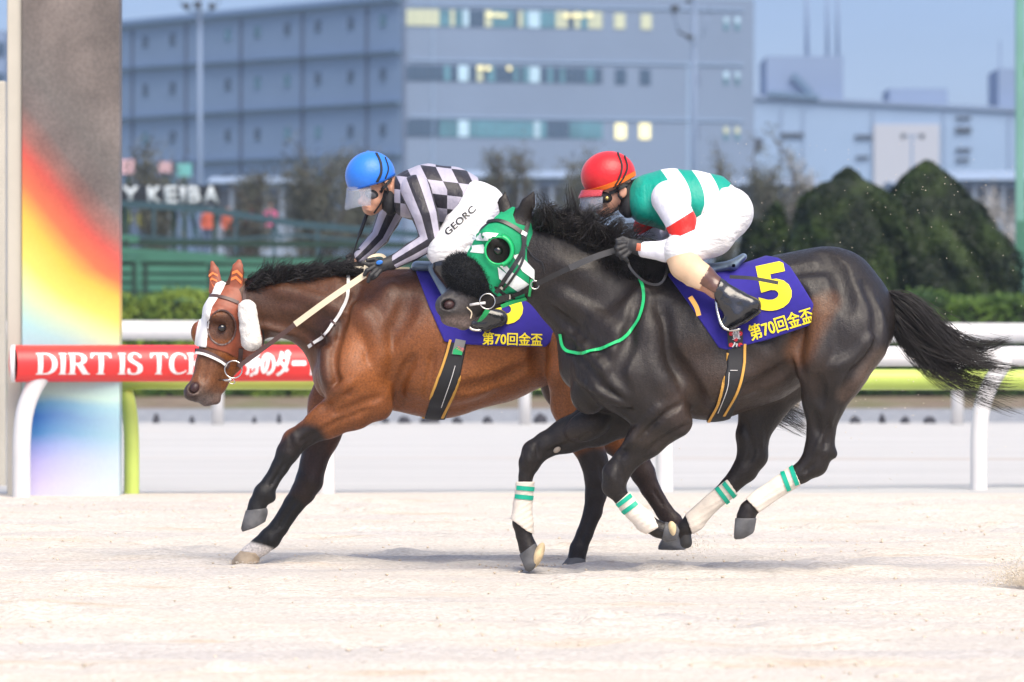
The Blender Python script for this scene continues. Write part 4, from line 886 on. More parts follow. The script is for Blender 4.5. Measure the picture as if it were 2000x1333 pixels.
# ------------------------------------------------------------ bay horse
def bay():
    f = Fig(27.1)
    root = empty('horse', (f.W(850, 1101)[0], 27.1, 0), 'galloping bay horse with rust red hood and white cheek pieces, under the blue-helmeted jockey', 'horse')
    phi = math.radians(27); hn = np.array([-math.sin(phi), math.cos(phi), 0])
    def HL(px): return -(470-px)*f.u*math.tan(phi)*-1*-1 if px < 470 else 0      # centre plane of the turned head comes toward the camera
    head = f.chain([(462, 572, 0, 30, .85), (447, 612, HL(447), 47, .80), (432, 665, HL(432), 42, .72), (415, 712, HL(415), 33, .72), (398, 752, HL(398), 25, .85), (388, 766, HL(388), 21, 1.0)], .025, hn)
    head += f.chain([(470, 600, 0, 44, .8), (478, 645, -.01, 36, .7), (455, 700, HL(455), 24, .7), (425, 752, HL(425), 16, .8), (410, 775, HL(410), 14, .9)], .03, hn)  # jaw
    head += f.ell(374, 765, HL(380)-.012, 14, 18, .05, 20, .02, n=hn)                                   # nostril wing
    head += f.ell(405, 783, HL(405), 15, 11, .035, -20, .015, n=hn) + f.ell(421, 779, HL(415), 11, 12, .03, 0, .015, n=hn)  # lips
    head += f.ell(428, 620, HL(430)-.075, 26, 12, .03, 15, .02, n=hn)                                   # brow
    head += f.ell(488, 655, -.035, 28, 36, .06, 10, .03, n=hn)                                           # cheek
    head += f.ell(387, 650, HL(392)+.06, 14, 22, .04, 0, .02, n=hn)                                      # far brow seen beyond the forehead
    head += [dict(p, k=.012) for p in f.chain([(458, 560, -.05, 18, .45), (464, 530, -.06, 13, .4), (467, 512, -.06, 3, .5)], .012)]
    head += [dict(p, k=.012) for p in f.chain([(424, 565, .05, 15, .5), (418, 535, .06, 11, .45), (414, 515, .06, 3, .5)], .012)]
    subs = f.ell(433, 640, HL(433)-.108, 15, 11, .018, 10, .012, True, n=hn)
    subs += f.ell(381, 757, HL(381)-.066, 12, 14, .05, 30, .008, True, n=hn)
    subs += [dict(p, sub=True, k=.006) for p in f.chain([(378, 781, HL(390)-.07, 2.0), (395, 778, HL(400)-.06, 2.2), (420, 758, HL(420)-.06, 2.0), (436, 745, HL(436)-.06, 1.6)], .006)]
    neck = f.chain([(472, 600, 0, 44, .75), (520, 598, 0, 55, .62), (580, 597, 0, 64, .60), (645, 612, 0, 84, .66), (700, 638, 0, 114, .70)], .05)
    torso = f.chain([(712, 688, 0, 101, .88), (785, 668, 0, 134, .80), (860, 672, 0, 140, .80), (960, 657, 0, 127, .88), (1050, 632, 0, 114, .95), (1150, 612, 0, 115, .92), (1225, 640, 0, 104, .90)], .06)
    torso += f.chain([(700, 640, 0, 112, .7), (790, 600, 0, 70, .5)], .05)
    torso += f.chain([(640, 640, 0, 26, 1), (642, 740, 0, 30, 1.3)], .05)
    nf = f.chain([(712, 640, -.17, 42, .7), (690, 735, -.20, 62, .75), (722, 775, -.185, 46, .75)], .05)      # shoulder
    nf += f.chain([(722, 775, -.185, 44, .8), (690, 797, -.18, 41, .78), (640, 822, -.17, 33, .8), (602, 845, -.16, 25, .85)], .03)
    nfl = f.chain([(602, 845, -.16, 24, .85), (576, 862, -.16, 25, .9), (562, 884, -.16, 22, .85), (547, 912, -.16, 17, .8), (528, 943, -.16, 15.5, .8), (516, 963, -.16, 20, .85), (503, 985, -.16, 17, .85), (500, 1000, -.16, 19, .9)], .012)
    nfl += f.ell(527, 972, -.16, 12, 11, .03, 0, .015)
    ff = f.chain([(690, 720, .15, 70, .75), (650, 790, .16, 46, .75), (628, 850, .15, 34, .8), (612, 905, .14, 26, .85)], .04)
    ffl = f.chain([(612, 905, .14, 26, .85), (604, 940, .14, 27, .9), (592, 962, .14, 24, .85), (574, 985, .14, 20, .8), (545, 1030, .14, 18, .8), (527, 1052, .14, 21, .85), (508, 1068, .14, 19, .85), (488, 1082, .14, 18, .9)], .012)
    nh = f.chain([(1165, 660, -.17, 82, .75), (1135, 735, -.19, 62, .75), (1125, 790, -.17, 46, .8), (1140, 850, -.15, 33, .8), (1160, 900, -.14, 27, .8)], .045)
    nhl = f.chain([(1160, 900, -.14, 27, .8), (1167, 935, -.14, 25, .85), (1164, 966, -.14, 21, .8), (1158, 1000, -.14, 18, .8), (1142, 1043, -.14, 16, .8), (1130, 1072, -.14, 17, .85), (1126, 1092, -.14, 18, .9)], .012)
    fh = f.chain([(1190, 690, .15, 80, .75), (1125, 745, .15, 66, .7), (1150, 800, .15, 52, .7), (1205, 850, .15, 36, .8), (1240, 895, .15, 27, .8)], .045)
    fhl = f.chain([(1240, 895, .15, 27, .8), (1256, 925, .15, 24, .85), (1270, 955, .15, 19, .8), (1298, 1000, .15, 17, .8), (1313, 1020, .15, 20, .85), (1318, 1042, .15, 17, .9)], .012)
    mus = f.ell(655, 690, -.15, 30, 60, .07, 14, .05) + f.ell(640, 745, -.10, 26, 34, .07, -10, .04) + f.ell(745, 620, -.17, 28, 70, .06, 20, .05)
    mus += f.ell(655, 815, -.205, 44, 15, .05, -38, .03) + f.ell(742, 800, -.19, 22, 20, .05, 0, .03) + f.ell(690, 770, -.24, 40, 24, .03, -30, .035)
    mus += f.ell(880, 740, -.20, 90, 46, .09, -4, .06) + f.ell(1105, 640, -.22, 60, 50, .06, 20, .06) + f.ell(1150, 720, -.25, 34, 60, .04, 10, .05)
    mus += f.ell(610, 600, -.085, 60, 20, .05, -8, .04) + f.ell(560, 640, -.06, 50, 16, .05, 8, .03)
    cs0 = Surf(*surfnet(*eval_prims(head+neck+torso+ff+fh+nf+nh+ffl+fhl+nfl+nhl+mus, .014)))
    grv = relief(f, cs0, [
        ([(700, 565), (668, 630), (650, 700), (654, 745), (680, 768)], 9, .016, .03), ([(648, 640), (632, 700), (640, 760)], 9, -.006, .03),
        ([(515, 628), (580, 645), (640, 672)], 8, .010, .03), ([(530, 565), (600, 580), (665, 610)], 12, -.005, .04), ([(800, 590), (775, 640), (725, 700)], 14, .008, .05),
        ([(700, 600), (735, 660), (745, 720)], 14, -.008, .05), ([(805, 700), (783, 745), (775, 795)], 8, .012, .03), ([(846, 690), (840, 730), (832, 775)], 5, .006, .02),
        ([(690, 745), (660, 765), (620, 800), (595, 825)], 8, -.006, .02), ([(720, 800), (665, 822), (620, 845), (590, 862)], 4, .007, .015), ([(745, 775), (700, 790), (660, 808)], 6, .006, .02),
        ([(1010, 600), (1050, 660), (1050, 720)], 12, .012, .05), ([(1100, 640), (1090, 700), (1080, 745)], 16, -.008, .05), ([(900, 760), (960, 748), (1020, 720)], 8, .006, .04),
        ([(430, 690), (450, 705), (470, 700)], 4, -.003, .01), ([(405, 700), (400, 730), (396, 745)], 5, .003, .015), ([(415, 610), (410, 640), (405, 670)], 4, -.003, .015),
        ([(556, 905), (541, 930), (528, 950)], 3.5, .007, .008), ([(1156, 980), (1146, 1020), (1132, 1062)], 3.5, .007, .008), ([(565, 850), (572, 880)], 5, .004, .012), ([(578, 975), (560, 1005), (542, 1035)], 3.5, .007, .008), ([(1172, 905), (1178, 940)], 4, .006, .01), ([(1275, 955), (1296, 990)], 3, .006, .008), ([(608, 858), (590, 880)], 4, .005, .01), ([(1130, 830), (1155, 890)], 6, .007, .02)])
    A = head+neck+torso+ff+fh+nf+nh+ffl+fhl+nfl+nhl+mus+grv+subs
    V, Q = surfnet(*eval_prims(A, .0068), smooth=2)
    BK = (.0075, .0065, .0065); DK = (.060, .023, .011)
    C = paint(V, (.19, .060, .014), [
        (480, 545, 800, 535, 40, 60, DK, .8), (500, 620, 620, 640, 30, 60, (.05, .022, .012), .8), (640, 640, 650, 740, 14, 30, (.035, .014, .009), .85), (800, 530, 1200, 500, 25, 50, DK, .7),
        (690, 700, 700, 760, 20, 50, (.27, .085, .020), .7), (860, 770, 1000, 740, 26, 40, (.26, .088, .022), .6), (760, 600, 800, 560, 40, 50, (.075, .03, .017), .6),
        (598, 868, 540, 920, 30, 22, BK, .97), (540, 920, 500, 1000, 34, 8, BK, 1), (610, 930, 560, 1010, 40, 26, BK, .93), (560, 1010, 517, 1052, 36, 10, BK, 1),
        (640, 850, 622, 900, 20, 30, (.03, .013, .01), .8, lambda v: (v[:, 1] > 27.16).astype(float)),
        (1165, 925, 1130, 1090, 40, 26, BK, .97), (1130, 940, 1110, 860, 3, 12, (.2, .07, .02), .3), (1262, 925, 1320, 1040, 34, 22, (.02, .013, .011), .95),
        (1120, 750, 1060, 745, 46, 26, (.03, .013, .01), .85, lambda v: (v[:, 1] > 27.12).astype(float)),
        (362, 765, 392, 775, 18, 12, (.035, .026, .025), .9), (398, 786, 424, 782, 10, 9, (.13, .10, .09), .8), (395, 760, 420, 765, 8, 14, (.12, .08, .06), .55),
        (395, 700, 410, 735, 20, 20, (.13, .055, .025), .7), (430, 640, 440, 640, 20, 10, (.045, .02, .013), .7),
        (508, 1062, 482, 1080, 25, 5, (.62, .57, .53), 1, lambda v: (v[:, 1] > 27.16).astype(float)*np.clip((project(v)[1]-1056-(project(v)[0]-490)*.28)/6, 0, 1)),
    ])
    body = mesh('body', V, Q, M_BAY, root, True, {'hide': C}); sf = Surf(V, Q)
    # hooves
    hoof(f, 502, 1001, 21, 490, 1026, 26, -.16, M_HOOF, root, [(480, 997), (525, 992), (528, 1004), (521, 1018), (498, 1031), (474, 1039), (471, 1032)])
    hoof(f, 489, 1083, 21, 480, 1100, 28, .14, M_HOOFP, root, [(470, 1076), (500, 1080), (508, 1090), (509, 1100), (450, 1103), (450, 1097)])
    hoof(f, 1318, 1045, 20, 1312, 1066, 29, .15, M_HOOF, root, [(1300, 1040), (1338, 1044), (1346, 1066), (1343, 1074), (1285, 1074), (1286, 1067)])
    hoof(f, 1126, 1096, 18, 1118, 1112, 22, -.14, M_HOOF, root)
    # eye
    e1 = f.ell(434, 641, HL(434)-.092, 8.5, 7.5, .017, 0, .004, n=hn); V1, Q1 = surfnet(*eval_prims(e1, .0022)); mesh('eye', V1, Q1, M_EYE, root)
    e1 = f.ell(381, 758, HL(381)-.035, 9, 11, .02, 30, .004, n=hn); V1, Q1 = surfnet(*eval_prims(e1, .003)); mesh('nostril', V1, Q1, M_INNER, root)
    # hood with eye opening and ear sleeves
    eh = [(433+26*math.cos(a), 640+33*math.sin(a)) for a in np.linspace(0, 2*math.pi, 24)[:-1]]
    P1 = [(404, 575), (406, 545), (408, 505), (420, 505), (432, 560), (448, 556), (456, 500), (474, 500), (474, 560), (484, 585), (497, 600), (510, 640), (514, 672), (500, 690), (478, 700), (462, 700), (444, 690), (404, 678), (380, 674), (380, 640)]
    V1, Q1 = f.shell(head, .006, [P1], -.1, .004, [eh]); px, py = project(V1)
    M_HOODL = mat('hood_fabric', attr='hide', rough=.5, noise=.12, nscale=60, bump=.002, bscale=32, sheen=.1)
    Cc = paint(V1, (.26, .066, .030), [])
    hd = mesh('hood', V1, Q1, M_HOODL, root, True, {'hide': Cc}); hs = Surf(V1, Q1)
    P2 = [(409, 577), (418, 553), (430, 548), (441, 553), (431, 575), (415, 600), (408, 640), (404, 680), (378, 676), (384, 640), (392, 605)]
    V1, Q1 = f.shell(head, .0095, [P2], -.1, .004, lat=(-.4, .2)); mesh('white_strip', V1, Q1, M_WSTRAP, hd)
    for (x, y, s) in ((462, 536, 1), (460, 548, 1), (416, 538, .75), (415, 549, .75)):   # orange chevrons on the ear sleeves
        pg = [(-12, -4), (0, 3), (12, -6), (12, 0), (0, 9), (-12, 2)]
        mark(hs, polybm([[(a*s, b*s) for a, b in pg]]), x, y, -8 if s == 1 else 10, 'chevron', mat('orange_print', (.80, .20, .05), .5) if 'orange_print' not in bpy.data.materials else bpy.data.materials['orange_print'], hd, .003, 4)
    ring = np.array([(433+27.5*math.cos(a), 640+34*math.sin(a)) for a in np.linspace(0, 2*math.pi, 30)])
    strap(hs, ring, 3.2, M_BROWNL, 'eye_rim', hd, .003, .002, 60)
    # sheepskin cheek roll
    g = np.random.default_rng(4); pr = f.chain([(483, 604, -.13, 18, 1), (491, 666, -.14, 20, 1)], .01)
    V1, Q1 = surfnet(*eval_prims(pr, .0035), smooth=0); V1 = V1+wander_field(V1, .0014, 70, 5)+g.normal(0, .0009, V1.shape)
    mesh('sheepskin_roll', V1, Q1, M_FLEECE, root)
    br = bpy.data.objects.new('bridle', None); 
    st = lambda pts, wd, mt, nm, **k: strap(hs_all, pts, wd, mt, nm, root, **k)
    V2, Q2 = f.shell(head, .007, None, -.1, .006); hs_all = Surf(V2, Q2)
    st([(409, 578), (425, 579), (445, 584), (466, 592)], 7, M_BROWNL, 'browband')
    st([(380, 686), (400, 689), (430, 704), (446, 716)], 11, M_BROWNL, 'noseband', off=.004)
    st([(380, 690), (400, 693), (425, 704), (440, 714)], 5, M_WSTRAP, 'noseband_trim', off=.008)
    st([(500, 600), (510, 640), (512, 672), (500, 684)], 4, M_LEATH, 'throat_strap', off=.006)
    st([(478, 560), (474, 600)], 7, M_BROWNL, 'headpiece', off=.005)
    st([(471, 680), (468, 700), (464, 716)], 9, M_BROWNL, 'cheek_strap', off=.005)
    def torus(cx, cy, lat, r, rr, name, mt, squash=1): 
        P = [f.W(cx+r*math.cos(a), cy+r*squash*math.sin(a), lat) for a in np.linspace(0, 2*math.pi, 33)]; return MB().tube(P, rr, 8, cap=False).build(name, mt, root, True)
    torus(456, 722, -.18, 17, .0032, 'bit_ring', M_STEEL)
    MB().tube([f.W(452, 742, -.18), f.W(440, 743, -.16), f.W(428, 742, -.13)], .006, 8).build('bit', M_STEEL, root, True)
    MB().tube(spline([f.W(447, 745, -.17), f.W(452, 750, -.17), f.W(459, 748, -.17), (f.W(456, 741, -.17))], 10), .0025, 6).build('curb_hook', M_STEEL, root, True)
    # reins and neck strap
    def flat(pts, wd, name, mt, th=.0035, n=20, f_=f):
        P = spline([f_.W(*p) for p in pts], n); mb = MB()
        Vv = []; 
        for i in range(n):
            t = P[min(i+1, n-1)]-P[max(i-1, 0)]; t /= np.linalg.norm(t); sd = np.cross(t, [0, -1, 0]); sd /= max(np.linalg.norm(sd), 1e-6)
            for a, b in ((-1, -1), (-1, 1), (1, 1), (1, -1)): Vv.append(P[i]+sd*a*wd*.5*f_.u+np.array([0, -1, 0])*b*th)
        mb.add(Vv, [(i*4+k, i*4+(k+1) % 4, i*4+4+(k+1) % 4, i*4+4+k) for i in range(n-1) for k in range(4)]+[(0, 1, 2, 3), (n*4-1, n*4-2, n*4-3, n*4-4)])
        return mb.build(name, mt, root)
    flat([(466, 716, -.19), (500, 692, -.20), (540, 662, -.22), (577, 633, -.24)], 9, 'rein', M_BROWNL)
    flat([(576, 634, -.243), (640, 587, -.28), (713, 537, -.29)], 11.5, 'rein', M_CREAMR)
    flat([(713, 537, -.29), (716, 512, -.22), (730, 500, -.18), (748, 500, -.16), (758, 515, -.15)], 6, 'rein_loop', M_CREAMR)
    flat([(690, 522, -.10), (740, 524, -.17), (800, 524, -.12)], 4, 'rein_end', M_CREAMR)
    sf_st = lambda pts, wd, mt, nm, **k: strap(sf, pts, wd, mt, nm, root, **k)
    sf_st([(675, 524), (680, 545), (678, 575), (668, 605), (652, 632)], 6.5, M_WSTRAP, 'neck_strap', off=.006, n=30)
    sf_st([(652, 631), (640, 650), (622, 666), (604, 677)], 7, M_WSTRAP, 'neck_strap', off=.006)
    for p in ((651, 632), (634, 655), (612, 672)): sf_st([(p[0]-4, p[1]-5), (p[0]+4, p[1]+4)], 4.5, M_BROWNL, 'buckle', off=.009, n=5)
    # saddle cloth, girth
    tb = torso+neck+nf+mus
    poly = [(808, 522), (830, 514), (1150, 488), (1180, 560), (1066, 678), (960, 676), (893, 672), (868, 668), (838, 600)]
    V1, Q1 = f.shell(tb, .012, [poly], -.27, .0055); cl = mesh('saddle_cloth', V1, Q1, M_CLOTH, root); cs = Surf(V1, Q1)
    bm = bolden(fit(textmesh('第70回金盃'), 0, 0, 116, 25)); mark(cs, bm, 942, 674, -1.5, 'lettering', M_YEL, cl, .005, 7)
    bm = fit(textmesh('6', bold=.04), 0, 0, 66, 96); mark(cs, bm, 958, 636, 4, 'number', M_YEL, cl, .005, 9)
    gp = [(884, 640), (918, 640), (898, 740), (868, 822), (826, 824), (850, 750)]
    V1, Q1 = f.shell(tb, .009, [gp], -.27, .005); gi = mesh('girth', V1, Q1, M_WEB, root); gs = Surf(V1, Q1)
    sg_ = lambda p, wd, mt, nm, **k: strap(gs, p, wd, mt, nm, gi, **k)
    sg_([(880, 664), (868, 705), (850, 755), (826, 818)], 5, M_EDGE, 'edging', off=.002, n=26); sg_([(917, 668), (905, 715), (888, 765), (864, 816)], 5.5, M_EDGE, 'edging', off=.002, n=26)
    sg_([(889, 715), (880, 745), (862, 795)], 1.2, M_WSTRAP, 'stitching', off=.002); 
    tg = mark(gs, polybm([[(0, 0), (20, -2), (28, 26), (8, 30)]]), 882, 692, 0, 'girth_tag', mat('tag_grey', (.22, .22, .22), .5), gi, .004, 8)
    mark(gs, polybm([[(0, 0), (18, -2), (20, 6), (8, 14), (1, 8)]]), 884, 692, 0, 'tag_mark', mat('tag_green', (.02, .42, .14), .5), tg, .006, 8)
    bm = fit(textmesh('力走', bold=.02), 0, 0, 15, 8); mark(gs, bm, 891, 682, -25, 'tag_mark', mat('tag_red', (.7, .2, .2), .5), tg, .0065, 8)
    # mane, tail
    g = np.random.default_rng(21); S = 2600; t = g.uniform(0, 1, S); cr = spline([(478, 556), (500, 548), (560, 540), (620, 531), (670, 525), (698, 523)], 60)
    R = cr[(t*59).astype(int)]; n = 9; u = np.linspace(0, 1, n)
    L = np.interp(t, [0, .25, .5, .75, 1], [34, 60, 66, 54, 22])*g.uniform(.35, 1.05, S)
    an = np.radians(np.interp(t, [0, .5, 1], [46, 44, 22])+g.normal(0, 13, S)); cu = g.normal(-34, 40, S)
    lat = g.normal(-.035, .03, S); P = np.zeros((S, n, 3))
    ax = an[:, None]+np.radians(cu)[:, None]*u[None]; dx = np.cumsum(np.cos(ax), 1)*L[:, None]/n; dy = np.cumsum(np.sin(ax), 1)*L[:, None]/n
    PX = R[:, 0:1]+g.normal(0, 3, (S, 1))+dx; PY = R[:, 1:2]+g.uniform(-2, 16, (S, 1))-dy; LT = lat[:, None]-.035*np.sin(u*2)[None]
    Y = f.d0+LT; P = np.stack([(PX-1000)*Y/FPX, Y, CAMH+(HZ-PY)*Y/FPX], 2)+wander(S, n, .006, 5); P = clump(P, 150, .8, 3)
    strands(P, g.uniform(.0012, .0026, S), n, 'mane', M_HAIR, root)
    tail(f, root, [(1312, 610, .0), (1365, 640, .0), (1410, 700, .02), (1460, 765, .03), (1520, 808, .03), (1578, 836, .03)], [16, 22, 26, 24, 18, 8], 500, 31)
    return f, root
def wander_field(V, amp, freq, seed):
    g = np.random.default_rng(seed); o = np.zeros_like(V)
    for i in range(10):
        k = g.normal(size=3)*freq; o += np.sin(V@k+g.uniform(0, 6))[:, None]*g.normal(size=3)
    return o*amp*.4
def tail(f, root, guide, spread, S, seed, n=16, r=(.001, .0022), sweep=0):
    g = np.random.default_rng(seed); G = spline(guide, n); sp = np.interp(np.linspace(0, 1, n), np.linspace(0, 1, len(spread)), spread)
    a = g.uniform(-1, 1, (S, 1)); b = g.normal(0, .6, (S, 1)); T = np.gradient(G[:, :2], axis=0); T /= np.linalg.norm(T, axis=1, keepdims=True); N = np.stack([-T[:, 1], T[:, 0]], 1)
    end = g.uniform(.5, 1.04, (S, 1)); u = np.linspace(0, 1, n)[None]*end; idx = u*(n-1)
    def at(A): return np.stack([np.interp(idx.ravel(), np.arange(n), A[:, k]).reshape(idx.shape) for k in range(A.shape[1])], 2)
    C = at(G); NN = at(N); s = np.interp(idx.ravel(), np.arange(n), sp).reshape(idx.shape)
    amp = g.normal(0, 1, (S, 1))*np.linspace(0, 1, n)[None]**2*20
    PX = C[..., 0]+NN[..., 0]*(a*s+amp); PY = C[..., 1]+NN[..., 1]*(a*s+amp); Y = f.d0+C[..., 2]+b*s*f.u*.5
    P = np.stack([(PX-1000)*Y/FPX, Y, CAMH+(HZ-PY)*Y/FPX], 2)+wander(S, n, .018, seed+1); P = clump(P, S//26, .86, 5, 1.6)
    return strands(P, g.uniform(*r, S), n, 'tail', M_HAIR, root)
M_BAY = hidemat('bay_coat', .42, .38, .0016, .0); M_BLK = hidemat('black_coat', .40, .36, .0016, .0)
M_FLEECE = mat('white_fleece', (.74, .71, .66), .95, sheen=.5, noise=.08, nscale=50, bump=.004, bscale=120)
BAYF, BAYR = bay()

def black():
    f = Fig(26.0)
    root = empty('horse', (f.W(1400, 1120)[0], 26.0, 0), 'galloping near-black horse with green and white hood and black shadow roll, nearest the camera', 'horse')
    phi = math.radians(12); hn = np.array([-math.sin(phi), math.cos(phi), 0]); HL = lambda px: -(1030-px)*f.u*math.tan(phi)
    head = f.chain([(1012, 438, HL(1012), 32, .8), (985, 478, HL(985), 54, .72), (955, 522, HL(955), 46, .64), (925, 560, HL(925), 37, .62), (896, 590, HL(896), 31, .72), (884, 600, HL(884), 29, .9)], .025, hn)
    head += f.chain([(1020, 480, HL(1020), 40, .7), (1018, 545, HL(1018), 34, .55), (985, 570, HL(985), 26, .55), (930, 596, HL(930), 20, .65), (905, 618, HL(905), 18, .8)], .03, hn)
    head += f.ell(868, 597, HL(868)-.018, 18, 20, .05, 0, .02, n=hn) + f.ell(882, 628, HL(882), 22, 11, .038, 12, .015, n=hn) + f.ell(905, 634, HL(900), 14, 12, .03, 0, .015, n=hn)
    head += f.ell(965, 470, HL(965)-.075, 28, 13, .03, 40, .02, n=hn) + f.ell(1012, 530, HL(1012)-.045, 32, 42, .05, 20, .03, n=hn)
    head += [dict(p, k=.012) for p in f.chain([(1018, 425, -.05, 17, .5), (1032, 398, -.065, 14, .4), (1043, 374, -.07, 3, .5)], .012)]
    head += [dict(p, k=.012) for p in f.chain([(990, 420, .05, 15, .5), (984, 396, .06, 12, .4), (987, 376, .065, 3, .5)], .012)]
    subs = f.ell(972, 489, HL(972)-.112, 15, 12, .02, 20, .012, True, n=hn) + f.ell(877, 595, HL(877)-.075, 15, 11, .055, -12, .008, True, n=hn)
    subs += [dict(p, sub=True, k=.006) for p in f.chain([(866, 622, HL(866)-.055, 2), (885, 628, HL(885)-.055, 2.2), (908, 618, HL(905)-.05, 2.2), (926, 600, HL(925)-.05, 2)], .006)]
    subs += f.ell(1030, 404, -.105, 8, 20, .03, 25, .008, True)
    neck = f.chain([(1020, 478, 0, 60, .62), (1072, 510, 0, 80, .58), (1140, 560, 0, 98, .58), (1205, 615, 0, 122, .62)], .05)
    torso = f.chain([(1215, 690, 0, 118, .84), (1290, 668, 0, 136, .80), (1385, 672, 0, 143, .80), (1470, 655, 0, 130, .84), (1545, 618, 0, 117, .95), (1615, 600, 0, 112, .98), (1650, 626, 0, 100, .95)], .06)
    torso += f.chain([(1180, 560, 0, 80, .5), (1290, 600, 0, 76, .5), (1400, 600, 0, 74, .6)], .05) + f.chain([(1120, 610, 0, 26, 1), (1128, 720, 0, 34, 1.3)], .05)
    nf = f.chain([(1230, 640, -.18, 46, .7), (1215, 730, -.21, 68, .7), (1290, 800, -.19, 58, .72)], .05)
    nf += f.chain([(1300, 815, -.19, 50, .75), (1262, 858, -.18, 35, .8), (1225, 897, -.17, 25, .85)], .03)
    nfl = f.chain([(1225, 897, -.17, 25, .85), (1203, 925, -.17, 26, .9), (1199, 950, -.17, 23, .9), (1214, 973, -.17, 15, .85), (1240, 1000, -.17, 13.5, .85), (1264, 1022, -.17, 17, .9), (1285, 1034, -.17, 16, .9), (1299, 1038, -.17, 17, .9)], .012)
    ff = f.chain([(1210, 740, .13, 70, .75), (1215, 800, .15, 52, .75), (1165, 828, .15, 42, .75), (1110, 850, .15, 32, .8), (1068, 868, .15, 26, .85)], .04)
    ffl = f.chain([(1068, 868, .15, 25, .85), (1044, 884, .15, 25, .9), (1034, 905, .15, 21, .88), (1027, 930, .15, 14, .85), (1021, 985, .15, 13.5, .85), (1019, 1022, .15, 18, .9), (1023, 1046, .15, 15, .9), (1032, 1072, .15, 19, .9)], .012)
    nh = f.chain([(1655, 660, -.17, 80, .75), (1625, 725, -.20, 64, .72), (1610, 780, -.18, 40, .8), (1604, 840, -.16, 28, .8)], .045)
    nhl = f.chain([(1604, 840, -.16, 28, .75), (1601, 878, -.16, 29, .75), (1590, 905, -.16, 27, .75), (1565, 924, -.16, 20, .8), (1520, 952, -.16, 14.5, .85), (1478, 982, -.16, 17, .9), (1462, 996, -.16, 17, .9), (1457, 1010, -.16, 19, .9)], .012)
    nhl += f.ell(1622, 884, -.16, 15, 12, .03, 40, .012)
    fh = f.chain([(1600, 650, .14, 82, .8), (1540, 720, .15, 62, .75), (1490, 790, .15, 44, .75), (1470, 850, .15, 33, .78)], .045)
    fhl = f.chain([(1470, 850, .15, 33, .75), (1470, 890, .15, 30, .75), (1455, 918, .15, 25, .75), (1425, 950, .15, 18, .8), (1385, 985, .15, 14.5, .85), (1352, 1020, .15, 18, .9), (1338, 1032, .15, 15, .9), (1337, 1048, .15, 12, .9)], .012)
    mus = f.ell(1160, 690, -.15, 34, 70, .08, 18, .05) + f.ell(1150, 770, -.11, 36, 40, .08, -10, .04) + f.ell(1240, 640, -.18, 30, 80, .06, 14, .05)
    mus += f.ell(1300, 770, -.22, 46, 34, .05, -30, .04) + f.ell(1320, 825, -.20, 30, 24, .05, 10, .03) + f.ell(1250, 850, -.215, 44, 15, .04, -45, .02)
    mus += f.ell(1400, 740, -.20, 84, 46, .09, -8, .06) + f.ell(1570, 585, -.20, 66, 42, .07, 8, .06) + f.ell(1665, 640, -.21, 58, 78, .07, -10, .06) + f.ell(1590, 690, -.24, 34, 50, .05, 20, .05)
    mus += f.ell(1140, 540, -.10, 70, 26, .05, 28, .04) + f.ell(1110, 600, -.08, 40, 22, .05, 40, .03) + f.ell(1150, 830, .06, 50, 30, .05, -25, .03)
    al = head+neck+torso+ff+fh+nf+nh+ffl+fhl+nfl+nhl+mus
    cs0 = Surf(*surfnet(*eval_prims(al, .014)))
    grv = relief(f, cs0, [
        ([(1070, 600), (1130, 650), (1190, 705), (1225, 760)], 9, .012, .03), ([(1100, 660), (1150, 720), (1195, 775), (1235, 810)], 8, .011, .03), ([(1085, 570), (1150, 610), (1215, 660)], 14, -.007, .04),
        ([(1250, 575), (1235, 650), (1215, 700), (1195, 740)], 12, .010, .04), ([(1290, 600), (1300, 680), (1345, 750), (1370, 800)], 12, .011, .05), ([(1265, 620), (1275, 700), (1300, 760)], 18, -.008, .05),
        ([(1130, 740), (1170, 770), (1225, 795)], 7, -.008, .02), ([(1330, 790), (1290, 815), (1245, 855), (1212, 890)], 5, .010, .015), ([(1345, 830), (1300, 855), (1255, 890)], 5, .008, .015), ([(1295, 790), (1255, 830), (1222, 868)], 9, -.006, .02),
        ([(1550, 560), (1570, 620), (1568, 680), (1580, 730)], 12, .012, .045), ([(1600, 600), (1602, 660), (1590, 720)], 18, -.008, .05), ([(1690, 560), (1712, 610), (1705, 670), (1668, 730), (1645, 780)], 8, .009, .035),
        ([(1620, 720), (1665, 700), (1700, 660)], 9, -.006, .03), ([(1610, 500), (1640, 540), (1655, 600)], 12, .006, .05), ([(1425, 770), (1480, 750), (1540, 715)], 10, .008, .04), ([(1490, 600), (1500, 680)], 14, .005, .05),
        ([(1590, 800), (1600, 850)], 5, .008, .02), ([(1630, 800), (1614, 850)], 5, -.004, .015), ([(1605, 855), (1590, 890)], 5, -.005, .012), ([(1617, 830), (1612, 875)], 5, .006, .012),
        ([(960, 555), (985, 575), (1010, 585)], 4, -.004, .012), ([(900, 570), (885, 580)], 4, .003, .01), ([(1150, 850), (1100, 872), (1066, 885)], 4, .005, .015), ([(1025, 885), (1035, 905)], 7, -.004, .012), ([(1190, 925), (1200, 945)], 7, -.004, .012), ([(1590, 905), (1572, 922)], 5, .006, .01), ([(1455, 830), (1470, 880), (1460, 905)], 5, .007, .015), ([(1485, 820), (1488, 880)], 4, -.004, .012), ([(1210, 910), (1216, 940)], 5, .005, .012), ([(1048, 872), (1052, 892)], 5, .005, .01), ([(1600, 740), (1604, 790)], 9, .008, .03), ([(1420, 560), (1560, 530), (1640, 520)], 10, .004, .04)])
    V, Q = surfnet(*eval_prims(al+grv+subs, .0066), smooth=2)
